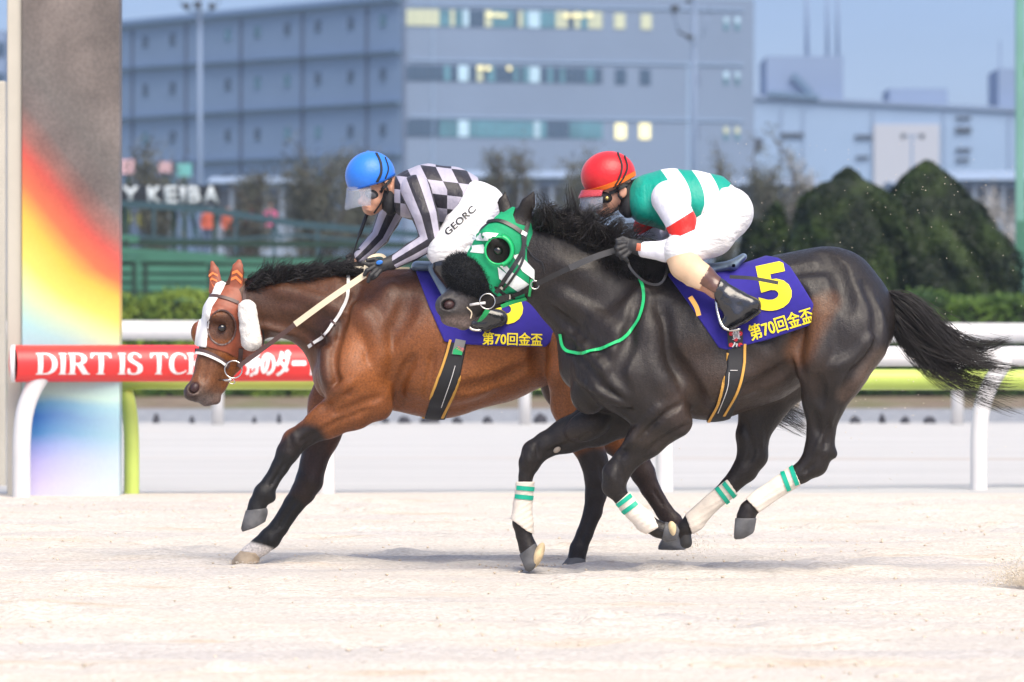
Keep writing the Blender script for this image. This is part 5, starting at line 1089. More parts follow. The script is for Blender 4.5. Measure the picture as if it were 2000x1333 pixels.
    C = paint(V, (.0140, .0105, .0090), [
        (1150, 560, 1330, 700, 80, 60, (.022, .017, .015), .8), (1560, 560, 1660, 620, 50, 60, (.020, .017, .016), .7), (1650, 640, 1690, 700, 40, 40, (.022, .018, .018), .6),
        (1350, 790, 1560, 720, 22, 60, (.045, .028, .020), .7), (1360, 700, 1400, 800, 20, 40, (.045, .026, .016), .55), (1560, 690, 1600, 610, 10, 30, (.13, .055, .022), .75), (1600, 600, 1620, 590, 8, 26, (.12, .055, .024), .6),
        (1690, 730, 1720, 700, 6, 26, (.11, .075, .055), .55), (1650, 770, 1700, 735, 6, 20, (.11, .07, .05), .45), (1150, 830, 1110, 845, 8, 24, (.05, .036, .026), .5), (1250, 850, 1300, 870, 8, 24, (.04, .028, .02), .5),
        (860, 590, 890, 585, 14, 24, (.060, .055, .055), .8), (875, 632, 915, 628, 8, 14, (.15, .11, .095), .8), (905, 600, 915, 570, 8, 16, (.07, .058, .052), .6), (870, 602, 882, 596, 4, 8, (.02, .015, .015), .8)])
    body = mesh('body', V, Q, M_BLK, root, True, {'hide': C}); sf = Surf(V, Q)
    hoof(f, 1031, 1073, 20, 1036, 1100, 23, .15, M_HOOF, root, [(1014, 1084), (1050, 1056), (1059, 1066), (1056, 1088), (1042, 1112), (1034, 1118), (1026, 1114)], sole=(1051, 1085, .13, 10, 27, .035, 22))
    hoof(f, 1299, 1038, 18, 1324, 1046, 24, -.17, M_HOOF, root, [(1300, 1012), (1318, 1018), (1327, 1036), (1322, 1054), (1302, 1060), (1292, 1056)], sole=(1314, 1036, -.19, 9, 18, .035, -12))
    hoof(f, 1458, 1010, 20, 1450, 1034, 24, -.16, M_HOOF, root, [(1436, 1012), (1481, 1012), (1482, 1024), (1470, 1042), (1452, 1052), (1433, 1055)])
    hoof(f, 1338, 1044, 12, 1340, 1060, 12, .15, M_HAIR_H, root)
    V1, Q1 = surfnet(*eval_prims(f.ell(973, 490, HL(973)-.094, 9.5, 8.5, .019, 20, .004, n=hn), .0022)); mesh('eye', V1, Q1, M_EYE, root)
    V1, Q1 = surfnet(*eval_prims(f.ell(877, 596, HL(877)-.042, 11, 9, .02, -12, .004, n=hn), .003)); mesh('nostril', V1, Q1, M_INNER, root)
    V1, Q1 = surfnet(*eval_prims(f.ell(1088, 879, .105, 8, 5.5, .012, -35, .004), .0025)); mesh('chestnut', V1, Q1, mat('chestnut_horn', (.30, .25, .20), .8), root)
    # bandages with teal tape
    for prims, poly, tapes, la in ((ffl, [(1005, 941), (1048, 941), (1046, 1000), (1044, 1044), (1030, 1038), (1012, 1024), (994, 1012), (998, 975)], [((1010, 953), (1042, 956)), ((1007, 970), (1040, 973))], .15),
                         (nfl, [(1203, 984), (1230, 960), (1270, 992), (1286, 1030), (1262, 1044), (1226, 1026)], [((1206, 988), (1232, 968)), ((1217, 1002), (1243, 983))], -.17),
                         (nhl, [(1546, 908), (1564, 948), (1520, 975), (1482, 1002), (1474, 992), (1456, 974), (1500, 938)], [((1545, 912), (1557, 947)), ((1528, 921), (1541, 958))], -.16),
                         (fhl, [(1420, 936), (1442, 968), (1395, 1010), (1370, 1034), (1352, 1044), (1338, 1006), (1380, 968)], [((1412, 942), (1436, 972)), ((1399, 952), (1423, 984))], .15)):
        V1, Q1 = f.shell(prims, .011, [poly], la, .004); px, py = project(V1)
        w_ = .0022*np.sin((px*.6+py)*.55)[:, None]*np.array([[.5, -.8, .3]])*.5; bd = mesh('leg_bandage', V1+w_, Q1, M_BAND, root); bs = Surf(V1, Q1)
        for a, b in tapes: strap(bs, [a, ((a[0]+b[0])/2, (a[1]+b[1])/2), b], 8.5, M_TEALT, 'tape', bd, off=.002, n=14)
    # hood: green net with white bands
    eh = [(973+26*math.cos(a), 490+27*math.sin(a)) for a in np.linspace(0, 2*math.pi, 24)[:-1]]; nearear = [(1002, 420), (1008, 436), (1028, 442), (1050, 424), (1050, 360), (1020, 360)]; farear = [(972, 366), (1000, 366), (1000, 404), (984, 414), (972, 410)]
    P1 = [(958, 434), (972, 418), (992, 400), (1016, 408), (1036, 430), (1046, 470), (1048, 530), (1044, 572), (1028, 580), (990, 592), (974, 582), (940, 552), (915, 520), (905, 500), (925, 462)]
    V1, Q1 = f.shell(head+neck[:1], .007, [P1], -.1, .004, [eh, nearear, farear]); 
    M_NET = mat('green_net', (.0, .30, .12), .75, noise=.12, nscale=30, bump=.0012, bscale=420)
    hd = mesh('hood', V1, Q1, M_NET, root); hs = Surf(V1, Q1); M_WN = mat('white_net', (.74, .78, .76), .8, noise=.06, nscale=40, bump=.001, bscale=420)
    for loop in ([(924, 458), (950, 454), (974, 456), (962, 470), (944, 471), (920, 469)], [(914, 480), (944, 478), (950, 480), (948, 496), (930, 494), (906, 492)],
                 [(976, 520), (990, 520), (1000, 532), (1042, 562), (1026, 566), (1000, 545)], [(1002, 500), (1014, 496), (1044, 528), (1044, 548), (1020, 530)], [(972, 522), (1032, 568), (1016, 574), (975, 545)]):
        mark(hs, polybm([[(x, -y) for x, y in loop]]), 0, 0, 0, 'white_band', M_WN, hd, .0035, 7)
    M_CUP = mat('green_cup', (.01, .42, .13), .3)
    R_ = lambda r, k=1: [f.W(973+r*math.cos(a), 490+r*1.05*math.sin(a), HL(973)-.105-.018*k*max(0, math.cos(a-.3))) for a in np.linspace(0, 2*math.pi, 41)]
    MB().tube(R_(25.5), .0055, 8, cap=False).build('eye_cup', M_CUP, hd, True)
    cp = MB(); A_ = np.linspace(math.radians(-75), math.radians(72), 24); Vv = []
    for a in A_:
        for r, l in ((24, -.100), (33, -.092), (31, -.124), (25, -.138)): Vv.append(f.W(973+r*math.cos(a), 490+r*1.05*math.sin(a), HL(973)+l))
    cp.add(Vv, [(i*4+k, i*4+(k+1) % 4, i*4+4+(k+1) % 4, i*4+4+k) for i in range(23) for k in range(4)]+[(0, 1, 2, 3), (95, 94, 93, 92)]).build('blinker_cup', M_CUP, hd, True)
    V2, Q2 = f.shell(head+neck[:1], .010, None, -.1, .006); al_ = Surf(V2, Q2); st = lambda pts, wd, mt, nm, **k: strap(al_, pts, wd, mt, nm, root, **k)
    st([(952, 434), (975, 432), (1000, 442), (1024, 458)], 8, M_LEATH, 'browband'); st([(1032, 434), (1026, 456), (1020, 490), (1004, 520), (984, 550), (968, 572)], 8, M_LEATH, 'cheek_strap', off=.004, n=36)
    st([(1020, 462), (1022, 505), (1000, 545), (984, 566)], 5, M_LEATH, 'cheek_strap', off=.006, n=36); st([(1022, 470), (1040, 500), (1060, 515), (1064, 535)], 2, M_LEATH, 'throat_strap', off=.006)
    st([(966, 588), (990, 580), (1016, 570), (1042, 558)], 13, M_LEATH, 'chin_strap', off=.006); st([(994, 583), (997, 572)], 3, M_STEEL, 'buckle', off=.011, n=5); st([(1018, 455), (1028, 460)], 8, M_STEEL, 'buckle', off=.008, n=5); st([(978, 558), (984, 562)], 6, M_STEEL, 'buckle', off=.01, n=5)
    def torus(cx, cy, lat, r, rr, name, mt): P = [f.W(cx+r*math.cos(a), cy+r*math.sin(a), lat) for a in np.linspace(0, 2*math.pi, 33)]; return MB().tube(P, rr, 8, cap=False).build(name, mt, root, True)
    torus(952, 589, HL(952)-.10, 15, .003, 'bit_ring', M_STEEL); torus(1045, 557, -.155, 8, .003, 'rein_ring', M_STEEL)
    MB().tube([f.W(948, 592, HL(948)-.1), f.W(930, 594, HL(930)-.08), f.W(918, 596, HL(918)-.06)], .006, 8).build('bit', M_WSTRAP, root, True)
    gs_ = mat('green_strap', (.02, .42, .12), .5)
    st([(951, 604), (944, 614), (934, 625)], 11, gs_, 'chin_strap', off=.008, n=8); st([(1038, 545), (1036, 560), (1034, 575)], 5, gs_, 'hood_tie', off=.012, n=8); st([(978, 598), (1000, 590), (1028, 582)], 8, gs_, 'hood_tie', off=.004, n=10)
    st([(911, 600), (920, 610), (918, 622)], 2, M_CREAMR, 'tongue_tie', off=.004, n=10)
    # shadow roll
    g = np.random.default_rng(8); fur = f.ell(912, 541, HL(912), 52, 37, .105, 40, .01, n=hn); V1, Q1 = surfnet(*eval_prims(fur, .004), smooth=0); V1 = V1+wander_field(V1, .0018, 60, 5)+g.normal(0, .0012, V1.shape)
    sr = mesh('shadow_roll', V1, Q1, M_FURB, root); sel = g.choice(len(V1), 6000); c0 = V1.mean(0); D = V1[sel]-c0; D /= np.linalg.norm(D, axis=1, keepdims=True)
    n = 4; u = np.linspace(0, 1, n)[None, :, None]; P = V1[sel][:, None]+D[:, None]*u*g.uniform(.006, .016, (len(sel), 1, 1))+wander(len(sel), n, .003, 3); strands(P, .0009, n, 'fur', M_FURB, sr)
    flat = lambda pts, wd, name, mt, th=.0035, n=20: flatband(f, root, pts, wd, name, mt, th, n)
    flat([(1048, 555, -.165), (1085, 537, -.20), (1114, 523, -.21)], 10, 'rein', M_LEATH); flat([(1112, 524, -.213), (1160, 503, -.215), (1210, 487, -.20)], 12, 'rein', M_LEATHG)
    flat([(1222, 497, -.22), (1232, 525, -.24), (1258, 550, -.25), (1285, 556, -.24), (1300, 540, -.23), (1304, 512, -.20)], 5, 'rein_loop', M_LEATH, n=30); flat([(1236, 472, -.16), (1262, 466, -.17), (1285, 474, -.16), (1296, 490, -.17)], 3, 'rein_loop', M_LEATH)
    s2 = lambda pts, wd, mt, nm, **k: strap(sf, pts, wd, mt, nm, root, **k)
    s2([(1247, 540), (1257, 568), (1256, 600), (1242, 635), (1205, 668), (1160, 686), (1118, 690), (1101, 678), (1095, 652)], 6, mat('green_yoke', (.02, .50, .16), .4), 'neck_strap', off=.006, n=60)
    # saddle cloth, girth
    tb = torso+nf+mus+nh[:2]
    poly = [(1304, 534), (1380, 508), (1440, 506), (1502, 498), (1524, 503), (1545, 520), (1608, 627), (1500, 664), (1420, 684), (1404, 680), (1350, 600)]
    V1, Q1 = f.shell(tb, .011, [poly], -.28, .005); cl = mesh('saddle_cloth', V1, Q1, M_CLOTH, root); cs = Surf(V1, Q1)
    bm = bolden(fit(textmesh('第70回金盃'), 0, 0, 128, 31)); mark(cs, bm, 1468, 667, 17, 'lettering', M_YEL, cl, .005, 7)
    five = [[(0, 54), (4, 53), (0, 53)]]
    bm = fit(polybm([[(3, 58)]+[(0, 56), (22, 52)]+[(30, 57), (40, 59)]+arc(42, 30, 33, 29, 85, -150, 24)+[(0, 8)]+[(13, 22)]+arc(40, 30, 14, 14.5, -150, 95, 16)[0:16]+[(30, 43), (20, 38), (-3, 42), (-8, 100), (52, 100), (50, 84), (12, 84), (8, 64)]][:1]), 0, 0, 70, 92) if False else fit(textmesh('5', bold=.045), 0, 0, 66, 92)
    mark(cs, bm, 1488, 612, 12, 'number', M_YEL, cl, .005, 8)
    gp = [(1421, 672), (1458, 660), (1455, 740), (1428, 830), (1378, 838), (1404, 780), (1420, 720)]
    V1, Q1 = f.shell(tb, .009, [gp], -.28, .005); gi = mesh('girth', V1, Q1, M_WEB, root); gs = Surf(V1, Q1)
    sg_ = lambda p, wd, mt, nm, **k: strap(gs, p, wd, mt, nm, gi, **k)
    sg_([(1422, 690), (1416, 735), (1404, 785), (1384, 824)], 5, M_EDGE, 'edging', n=26); sg_([(1455, 672), (1452, 720), (1440, 765), (1414, 812)], 5, M_EDGE, 'edging', n=26); sg_([(1426, 724), (1440, 724)], 1, M_WSTRAP, 'stitching', off=.003, n=6); sg_([(1424, 728), (1420, 760), (1402, 806)], 1, M_WSTRAP, 'stitching', off=.003, n=20)
    tg = mark(cs, polybm([[(0, 0), (28, 0), (28, 46), (-3, 46)]]), 1423, 690, 0, 'girth_tag', mat('tag_black', (.02, .02, .022), .6), gi, .008, 7); MR = mat('tag_crimson', (.62, .02, .03), .5)
    for x, y in ((5, 38), (23, 38), (14, 27), (5, 16), (23, 16), (14, 5)): mark(cs, polybm([[(x+4.5*math.cos(a), y+4.5*math.sin(a)) for a in np.linspace(0, 6.28, 9)[:-1]]]), 1423, 690, 0, 'tag_mark', MR, tg, .0092, 6)
    for ch, y in (('貴', 26), ('久', 4)): mark(cs, bolden(fit(textmesh(ch), 0, 0, 16, 17), ((.9, 0),)), 1430, 690-y+0, 4, 'tag_letter', M_WSTRAP, tg, .0105, 6)
    flat([(1348, 580, -.315), (1360, 600, -.325), (1365, 617, -.328)], 9, 'girth_edge', M_EDGE)
    # saddle
    sd = f.chain([(1330, 520, 0, 14, 3), (1385, 528, 0, 12, 5), (1430, 520, 0, 11, 6), (1452, 502, 0, 7, 7)], .015); V1, Q1 = surfnet(*eval_prims(sd, .006)); mesh('saddle', V1, Q1, mat('saddle_leather', (.13, .18, .24), .3, noise=.1, nscale=30), root)
    # mane
    g = np.random.default_rng(33); S = 4200; t = g.uniform(0, 1, S); cr = spline([(1040, 418), (1080, 432), (1120, 452), (1160, 478), (1200, 505), (1240, 530), (1285, 548)], 60); R = cr[(t*59).astype(int)]; n = 12; u = np.linspace(0, 1, n)
    L = np.interp(t, [0, .2, .5, .75, 1], [60, 96, 112, 100, 40])*g.uniform(.4, 1.1, S); wild = g.uniform(size=S) < .16
    an = np.radians(np.interp(t, [0, .3, .8, 1], [30, 30, 42, 10])+g.normal(0, 16, S)+wild*g.uniform(10, 55, S)); cu = g.normal(-50, 34, S)+wild*70
    cl_ = g.integers(0, 70, S); ca_ = np.random.default_rng(2).normal(0, 12, (70, 2)); an = an+np.radians(ca_[cl_, 0]); cu = cu+ca_[cl_, 1]*2
    ax = an[:, None]+np.radians(cu)[:, None]*u[None]; PX = R[:, :1]+g.normal(0, 3, (S, 1))+np.cumsum(np.cos(ax), 1)*L[:, None]/n; PY = R[:, 1:]+g.uniform(-4, 34, (S, 1))-np.cumsum(np.sin(ax), 1)*L[:, None]/n
    LT = g.normal(-.055, .03, (S, 1))-.06*np.sin(u*2)[None]-.05*(wild[:, None]); Y = f.d0+LT; P = np.stack([(PX-1000)*Y/FPX, Y, CAMH+(HZ-PY)*Y/FPX], 2)+wander(S, n, .009, 15); P = clump(P, 130, .88, 4, 1.0)
    strands(P, g.uniform(.001, .0024, S), n, 'mane', M_HAIR, root)
    tail(f, root, [(1728, 575, 0), (1765, 612, 0), (1810, 660, 0), (1858, 700, 0), (1925, 722, 0), (2000, 722, 0)], [10, 32, 40, 44, 56, 78], 1700, 41, 18)
    return f, root
def flatband(f_, root, pts, wd, name, mt, th=.0035, n=20):
    P = spline([f_.W(*p) for p in pts], n); mb = MB(); Vv = []
    for i in range(n):
        t = P[min(i+1, n-1)]-P[max(i-1, 0)]; t /= np.linalg.norm(t); sd = np.cross(t, [0, -1, 0]); sd /= max(np.linalg.norm(sd), 1e-6)
        for a, b in ((-1, -1), (-1, 1), (1, 1), (1, -1)): Vv.append(P[i]+sd*a*wd*.5*f_.u+np.array([0, -1, 0])*b*th)
    return mb.add(Vv, [(i*4+k, i*4+(k+1) % 4, i*4+4+(k+1) % 4, i*4+4+k) for i in range(n-1) for k in range(4)]+[(0, 1, 2, 3), (n*4-1, n*4-2, n*4-3, n*4-4)]).build(name, mt, root)
M_HAIR_H = mat('dark_hoof', (.03, .028, .027), .5); M_FURB = mat('black_fur', (.007, .008, .010), .7, spec=.2, sheen=.1); M_LEATHG = mat('grey_rubber_rein', (.045, .045, .048), .55, bump=.0006, bscale=300)
BLKF, BLKR = black()
# ============================================================ JOCKEYS
M_SKIN = mat('skin', (.52, .27, .18), .5, noise=.06, nscale=40); M_SKIN.node_tree.nodes['Principled BSDF'].inputs['Subsurface Weight'].default_value = .08
M_BREE = mat('white_breeches', (.70, .695, .70), .6, noise=.03, nscale=12, bump=.016, bscale=11, bstretch=(1.0, 1, 2.6), bdetail=3)
M_BOOT = mat('boot_leather', (.016, .016, .018), .22, .6, bump=.004, bscale=28, coat=.4); M_BOOTT = mat('boot_top', (.10, .045, .03), .28, noise=.2, nscale=30, bump=.0015, bscale=40, coat=.4)
M_GLOVE = mat('black_glove', (.02, .02, .022), .6, bump=.001, bscale=120); M_BLACK = mat('black_fabric', (.014, .014, .016), .75, bump=.003, bscale=40)
M_TAN = mat('tan_patch', (.68, .47, .30), .6, noise=.08, nscale=20, bump=.002, bscale=20); M_SLEEVEW = mat('white_sleeve', (.76, .76, .82), .55, bump=.010, bscale=20, bstretch=(2.4, 1, 1), bdetail=3)
def satin(name, kind, a, b, extra=None):
    m = mat(name, a, .5, .4, bump=.012, bscale=13, bstretch=(1.7, 1, 1), sheen=.1, bdetail=3); t = m.node_tree; B = t.nodes['Principled BSDF']
    at = t.nodes.new('ShaderNodeAttribute'); at.attribute_name = 'pat'; sp = t.nodes.new('ShaderNodeSeparateXYZ'); t.links.new(at.outputs['Vector'], sp.inputs[0])
    def M(op, x, y=None):
        q = t.nodes.new('ShaderNodeMath'); q.operation = op
        for i, v in enumerate((x, y)):
            if v is None: continue
            if isinstance(v, (int, float)): q.inputs[i].default_value = v
            else: t.links.new(v, q.inputs[i])
        return q.outputs[0]
    u, v = sp.outputs[0], sp.outputs[1]
    if kind == 'check': f = M('ABSOLUTE', M('SUBTRACT', M('FLOORED_MODULO', M('FLOOR', u), 2), M('FLOORED_MODULO', M('FLOOR', v), 2)))
    elif kind == 'band':                                   # inside any of the given u intervals
        f = 0
        for lo, hi in extra: f = M('ADD', f, M('MULTIPLY', M('GREATER_THAN', u, lo), M('LESS_THAN', u, hi)))
    mx = t.nodes.new('ShaderNodeMix'); mx.data_type = 'RGBA'; t.links.new(f, mx.inputs[0]); mx.inputs[6].default_value = (*a, 1); mx.inputs[7].default_value = (*b, 1); t.links.new(mx.outputs[2], B.inputs['Base Color'])
    return m
def arm_coord(V, path):                                    # (across, along) coordinates of vertices about an arm drawn as pixel points with radii
    px, py = project(V); best = np.full(len(V), 1e9); S = np.zeros(len(V)); A = np.zeros(len(V)); acc = 0
    for p, q in zip(path[:-1], path[1:]):
        a, b = np.array(p[:2], float), np.array(q[:2], float); e = b-a; L = np.hypot(*e); t = np.clip(((px-a[0])*e[0]+(py-a[1])*e[1])/L**2, 0, 1)
        dx, dy = px-a[0]-t*e[0], py-a[1]-t*e[1]; d = np.hypot(dx, dy); r = p[3]+t*(q[3]-p[3]); s = (e[1]*dx-e[0]*dy)/L/r; k = d < best
        best = np.where(k, d, best); S = np.where(k, s, S); A = np.where(k, acc+t*L, A); acc += L
    return S, A
def glove(f, root, palm, fingers, cuff, nm='glove', lat=0, logo=None):
    pr = f.chain([(*palm[0][:2], palm[0][2], palm[0][3], .62), (*palm[1][:2], palm[1][2], palm[1][3], .62)], .006)
    for fg in fingers: pr += [dict(q, k=.0035) for q in f.chain([(x, y, l, r, 1) for x, y, l, r in fg], .0035)]
    pr += f.chain([(x, y, l, r, .8) for x, y, l, r in cuff], .008)
    V, Q = surfnet(*eval_prims(pr, .0028)); return mesh(nm, V, Q, M_GLOVE, root)
def visor(f, root, cx, cy, R, top, bot, yaw, mt, a0=-68, a1=72, drop=(0, 42), name='visor'):
    fw = np.array([-math.cos(yaw), -math.sin(yaw), 0]); sd = np.array([-math.sin(yaw), math.cos(yaw), 0]); V = []; n = 22
    c = f.W(cx, cy, 0); u = f.u
    for i, a in enumerate(np.radians(np.linspace(a0, a1, n))):
        for j, k in enumerate(np.linspace(0, 1, 4)):
            r = R*u*(1+.07*k); o = c+fw*math.cos(a)*r*1.08+sd*math.sin(a)*r*.92+np.array([drop[0]*u*k, 0, -u*(top+k*drop[1]*(1-.22*abs(math.sin(a))))])
            V.append(o)
    F = [(i*4+j, (i+1)*4+j, (i+1)*4+j+1, i*4+j+1) for i in range(n-1) for j in range(3)]
    o = mesh(name, V, F, mt, root); md = o.modifiers.new('thick', 'SOLIDIFY'); md.thickness = .0015; return o
def clear(name, col, a, rough=.15):
    m = bpy.data.materials.new(name); m.use_nodes = True; t = m.node_tree; t.nodes.clear(); o = t.nodes.new('ShaderNodeOutputMaterial'); mx = t.nodes.new('ShaderNodeMixShader'); tr = t.nodes.new('ShaderNodeBsdfTransparent'); b = t.nodes.new('ShaderNodeBsdfPrincipled')
    b.inputs['Base Color'].default_value = (*col, 1); b.inputs['Roughness'].default_value = rough; mx.inputs[0].default_value = a; tr.inputs[0].default_value = (*[min(1, .7+.3*c) for c in col], 1)
    t.links.new(tr.outputs[0], mx.inputs[1]); t.links.new(b.outputs[0], mx.inputs[2]); t.links.new(mx.outputs[0], o.inputs[0]); return m

def jockey_blue():
    f = Fig(27.1); root = empty('person', f.W(850, 520, 0), 'jockey in blue helmet and black and grey chequered shirt crouching over the bay horse', 'person')
    phi = math.radians(30); hn = np.array([-math.sin(phi), math.cos(phi), 0]); o_ = lambda px: -(735-px)*f.u*math.tan(phi)
    head = f.ell(731, 350, o_(731), 39, 37, .074, -25, .02, n=hn) + f.ell(731, 385, o_(731), 27, 32, .060, 12, .02, n=hn) + f.ell(724, 408, o_(724), 15, 13, .04, 0, .02, n=hn)
    head += [dict(p, k=.006) for p in f.chain([(714, 376, o_(714)-.02, 3.5), (704, 394, o_(704)-.012, 5.5), (711, 398, o_(711)-.014, 4)], .006)]
    head += f.ell(716, 405, o_(716)-.03, 8, 3, .02, 20, .006, n=hn) + f.ell(718, 411, o_(718)-.03, 8, 3.2, .02, 20, .006, n=hn) + f.ell(736, 392, o_(736)-.045, 12, 10, .02, 0, .015, n=hn) + f.ell(718, 372, o_(718)-.03, 14, 4, .03, 20, .01, n=hn)
    head += f.ell(755, 362, -.078, 7, 11, .010, 10, .004, n=hn) + f.ell(755, 362, -.090, 3.5, 6, .006, 10, .004, True, n=hn)
    subs = [dict(p, sub=True, k=.004) for p in f.chain([(708, 408, o_(708)-.05, 1.1), (724, 409, o_(724)-.062, 1.3), (732, 404, o_(732)-.062, 1)], .004)]
    neck = f.chain([(748, 372, 0, 24), (780, 378, 0, 30)], .02)
    torso = f.chain([(800, 376, 0, 40, 1.5), (832, 378, 0, 54, 1.30), (880, 386, 0, 56, 1.2), (925, 400, 0, 50, 1.25)], .03) + f.ell(800, 395, 0, 34, 30, .17, 20, .03)
    na = [(812, 372, -.19, 29, 1), (830, 420, -.25, 24, 1), (842, 470, -.26, 19, 1), (805, 492, -.255, 16.5, 1), (770, 512, -.25, 12.5, 1)]
    fa = [(775, 392, .17, 26, 1), (757, 430, .22, 21, 1), (742, 462, .20, 17, 1), (718, 487, .14, 15, 1), (700, 504, .09, 12, 1)]
    nl = [(930, 402, -.09, 46, 1), (910, 446, -.20, 39, .95), (868, 492, -.29, 31, .9)]; fl = [(930, 402, .09, 46, 1), (900, 445, .20, 40, .95), (862, 488, .28, 30, .9), (905, 560, .28, 22, .9), (930, 610, .28, 18, .9), (955, 618, .28, 13, .9)]
    shin = [(868, 494, -.29, 30, .9), (872, 520, -.30, 26, .9), (905, 570, -.31, 22, .9), (935, 610, -.31, 16, .9)]
    foot = [(935, 612, -.31, 17, .95), (975, 622, -.31, 15, .95), (950, 634, -.31, 12, .95), (925, 634, -.31, 10, .95)]
    pelvis = f.chain([(930, 402, 0, 46, 1.25), (945, 402, 0, 40, 1.3)], .03)
    allp = f.chain(na, .02, scale=.86)+f.chain(fa, .02, scale=.86)+f.chain([(*q[:3], q[3]*(.62, .80, .9)[i], q[4]) for i, q in enumerate(nl)], .03)+f.chain(fl, .03, scale=.86)+f.chain(shin, .02, scale=.85)+f.chain(foot, .02, scale=.8)+f.chain([(770, 512, -.25, 11), (740, 522, -.27, 9)], .01)+f.chain([(700, 504, .09, 10), (690, 512, .08, 9)], .01)
    V, Q = surfnet(*eval_prims(head+neck+f.chain([(800, 376, 0, 36, 1.4), (832, 378, 0, 48, 1.25), (880, 386, 0, 50, 1.15), (935, 402, 0, 42, 1.2)], .03)+allp+subs, .0048))
    mesh('body', V, Q, M_SKIN, root)
    V, Q = f.shell(torso, .004, [[(770, 300), (905, 300), (934, 346), (936, 385), (900, 428), (868, 452), (770, 452)]], -.1, .0045, smooth=2)
    px, py = project(V); w_ = 378+(px-832)*.12-(py); v = (54-w_)/26.5; u = (px-790-14*np.clip(v, 0, 1.6))/30.5
    mesh('shirt', V, Q, satin('chequered_satin', 'check', (.40, .38, .46), (.022, .020, .028)), root, True, {'pat': np.stack([u+20, v+20, v*0], 1)})
    M_ST = satin('striped_sleeve', 'band', (.42, .40, .48), (.022, .020, .028), [(-.30, .40), (.95, 9), (-9, -.98)])
    for ar in (na, fa):
        V, Q = surfnet(*eval_prims(f.chain(ar, .015), .0042, .003), smooth=2); s, al = arm_coord(V, ar); mesh('sleeve', V, Q, M_ST, root, True, {'pat': np.stack([s, al, al*0], 1)})
    br = pelvis+f.chain(nl, .03); V, Q = f.shell(br, .005, [[(904, 300), (934, 343), (1000, 343), (1000, 520), (880, 545), (840, 535), (820, 500), (832, 446), (854, 433), (880, 417), (895, 400), (908, 376), (920, 350)]], -.15, .0045, smooth=2)
    bo = mesh('breeches', V, Q, M_BREE, root); bs = Surf(V, Q)
    V, Q = surfnet(*eval_prims(f.chain(fl[:3], .03), .005, .004)); mesh('breeches_leg', V, Q, M_BREE, root)
    bm = bolden(fit(textmesh('GEORC', spacing=1.05), 0, 0, 74, 13), ((1.2, 0), (.6, .5))); mark(bs, bm, 875, 461, 42, 'lettering', M_LEATH, bo, .004, 7)
    V, Q = surfnet(*eval_prims(f.chain(shin[1:], .015)+f.chain(foot, .01), .0045, .003)); mesh('boot', V, Q, M_BOOT, root)
    V, Q = surfnet(*eval_prims(f.chain(fl[2:], .015), .006, .003)); mesh('boot', V, Q, M_BOOT, root)
    glove(f, root, [(745, 520, -.275, 12), (735, 524, -.28, 11)], [[(735, 515, -.28, 4.5), (720, 517, -.30, 4.2), (707, 513, -.30, 3.8)], [(732, 521, -.29, 4.6), (717, 529, -.305, 4.4), (712, 537, -.30, 3.9)], [(736, 527, -.29, 4.6), (724, 538, -.305, 4.4), (719, 550, -.30, 3.8)], [(743, 529, -.285, 4.4), (734, 540, -.30, 4.1), (727, 545, -.29, 3.7)], [(744, 513, -.26, 4.8), (730, 507, -.265, 4.5), (718, 509, -.28, 4)]], [(748, 518, -.27, 12), (764, 514, -.255, 13.5), (775, 508, -.25, 14)])
    glove(f, root, [(694, 508, .085, 12), (688, 514, .08, 11)], [[(690, 504, .07, 4.5), (680, 510, .05, 4.2), (683, 519, .06, 3.8)], [(688, 510, .06, 4.5), (678, 516, .045, 4.2), (683, 524, .055, 3.8)], [(692, 516, .065, 4.5), (684, 524, .05, 4.2), (690, 529, .06, 3.8)], [(698, 519, .07, 4.2), (692, 527, .055, 4), (697, 531, .06, 3.6)], [(694, 501, .085, 4.6), (684, 498, .07, 4.2), (678, 502, .05, 3.8)]], [(696, 506, .09, 12), (704, 498, .10, 13)])
    mb = mesh('wrist_logo', *surfnet(*eval_prims(f.ell(741, 513, -.305, 7, 4.5, .004, -15, .002), .0022)), mat('blue_patch', (.02, .16, .55), .4), root)
    # neck warmer, chin strap
    V, Q = surfnet(*eval_prims(f.chain([(756, 372, 0, 26, 1), (766, 392, 0, 24, 1.1), (790, 380, 0, 38, 1.2)], .02)+f.ell(762, 398, -.05, 12, 24, .04, 0, .02), .0045)); mesh('neck_warmer', V, Q, M_BLACK, root)
    # helmet
    hp = f.ell(723, 343, o_(723)*.5, 50, 47, .112, -12, .01, n=hn); V, Q = f.shell(hp, .0, [[(650, 280), (800, 280), (800, 328), (775, 341), (748, 356), (700, 371), (676, 374), (650, 360)]], -.08, .0045, smooth=2)
    he = mesh('helmet', V, Q, mat('blue_helmet', (.02, .18, .68), .45, sheen=.2, bump=.0015, bscale=60), root); hs = Surf(V, Q)
    strap(hs, [(735, 300), (743, 318), (744, 338), (736, 356)], 5, M_BLACK, 'helmet_band', he, off=.001, n=20); strap(hs, [(752, 308), (758, 330), (752, 350)], 2.5, M_BLACK, 'helmet_band', he, off=.001, n=16); strap(hs, [(679, 371), (700, 368), (745, 354), (771, 340)], 3, mat('blue_trim', (.015, .11, .45), .5), 'rim', he, off=.001, n=20)
    V, Q = surfnet(*eval_prims(f.ell(719, 293+4, 0, 4, 2.5, .01), .0025)); mesh('button', V, Q, he.data.materials[0], he)
    visor(f, root, 723, 366, 44, 0, 0, phi, clear('clear_visor', (.70, .76, .86), .20), drop=(-1, 46))
    mk = f.ell(728, 380, o_(728)-.048, 17, 11, .022, 16, .004, n=hn); V, Q = surfnet(*eval_prims(mk, .003)); gg = mesh('goggles', V, Q, M_BLACK, root)
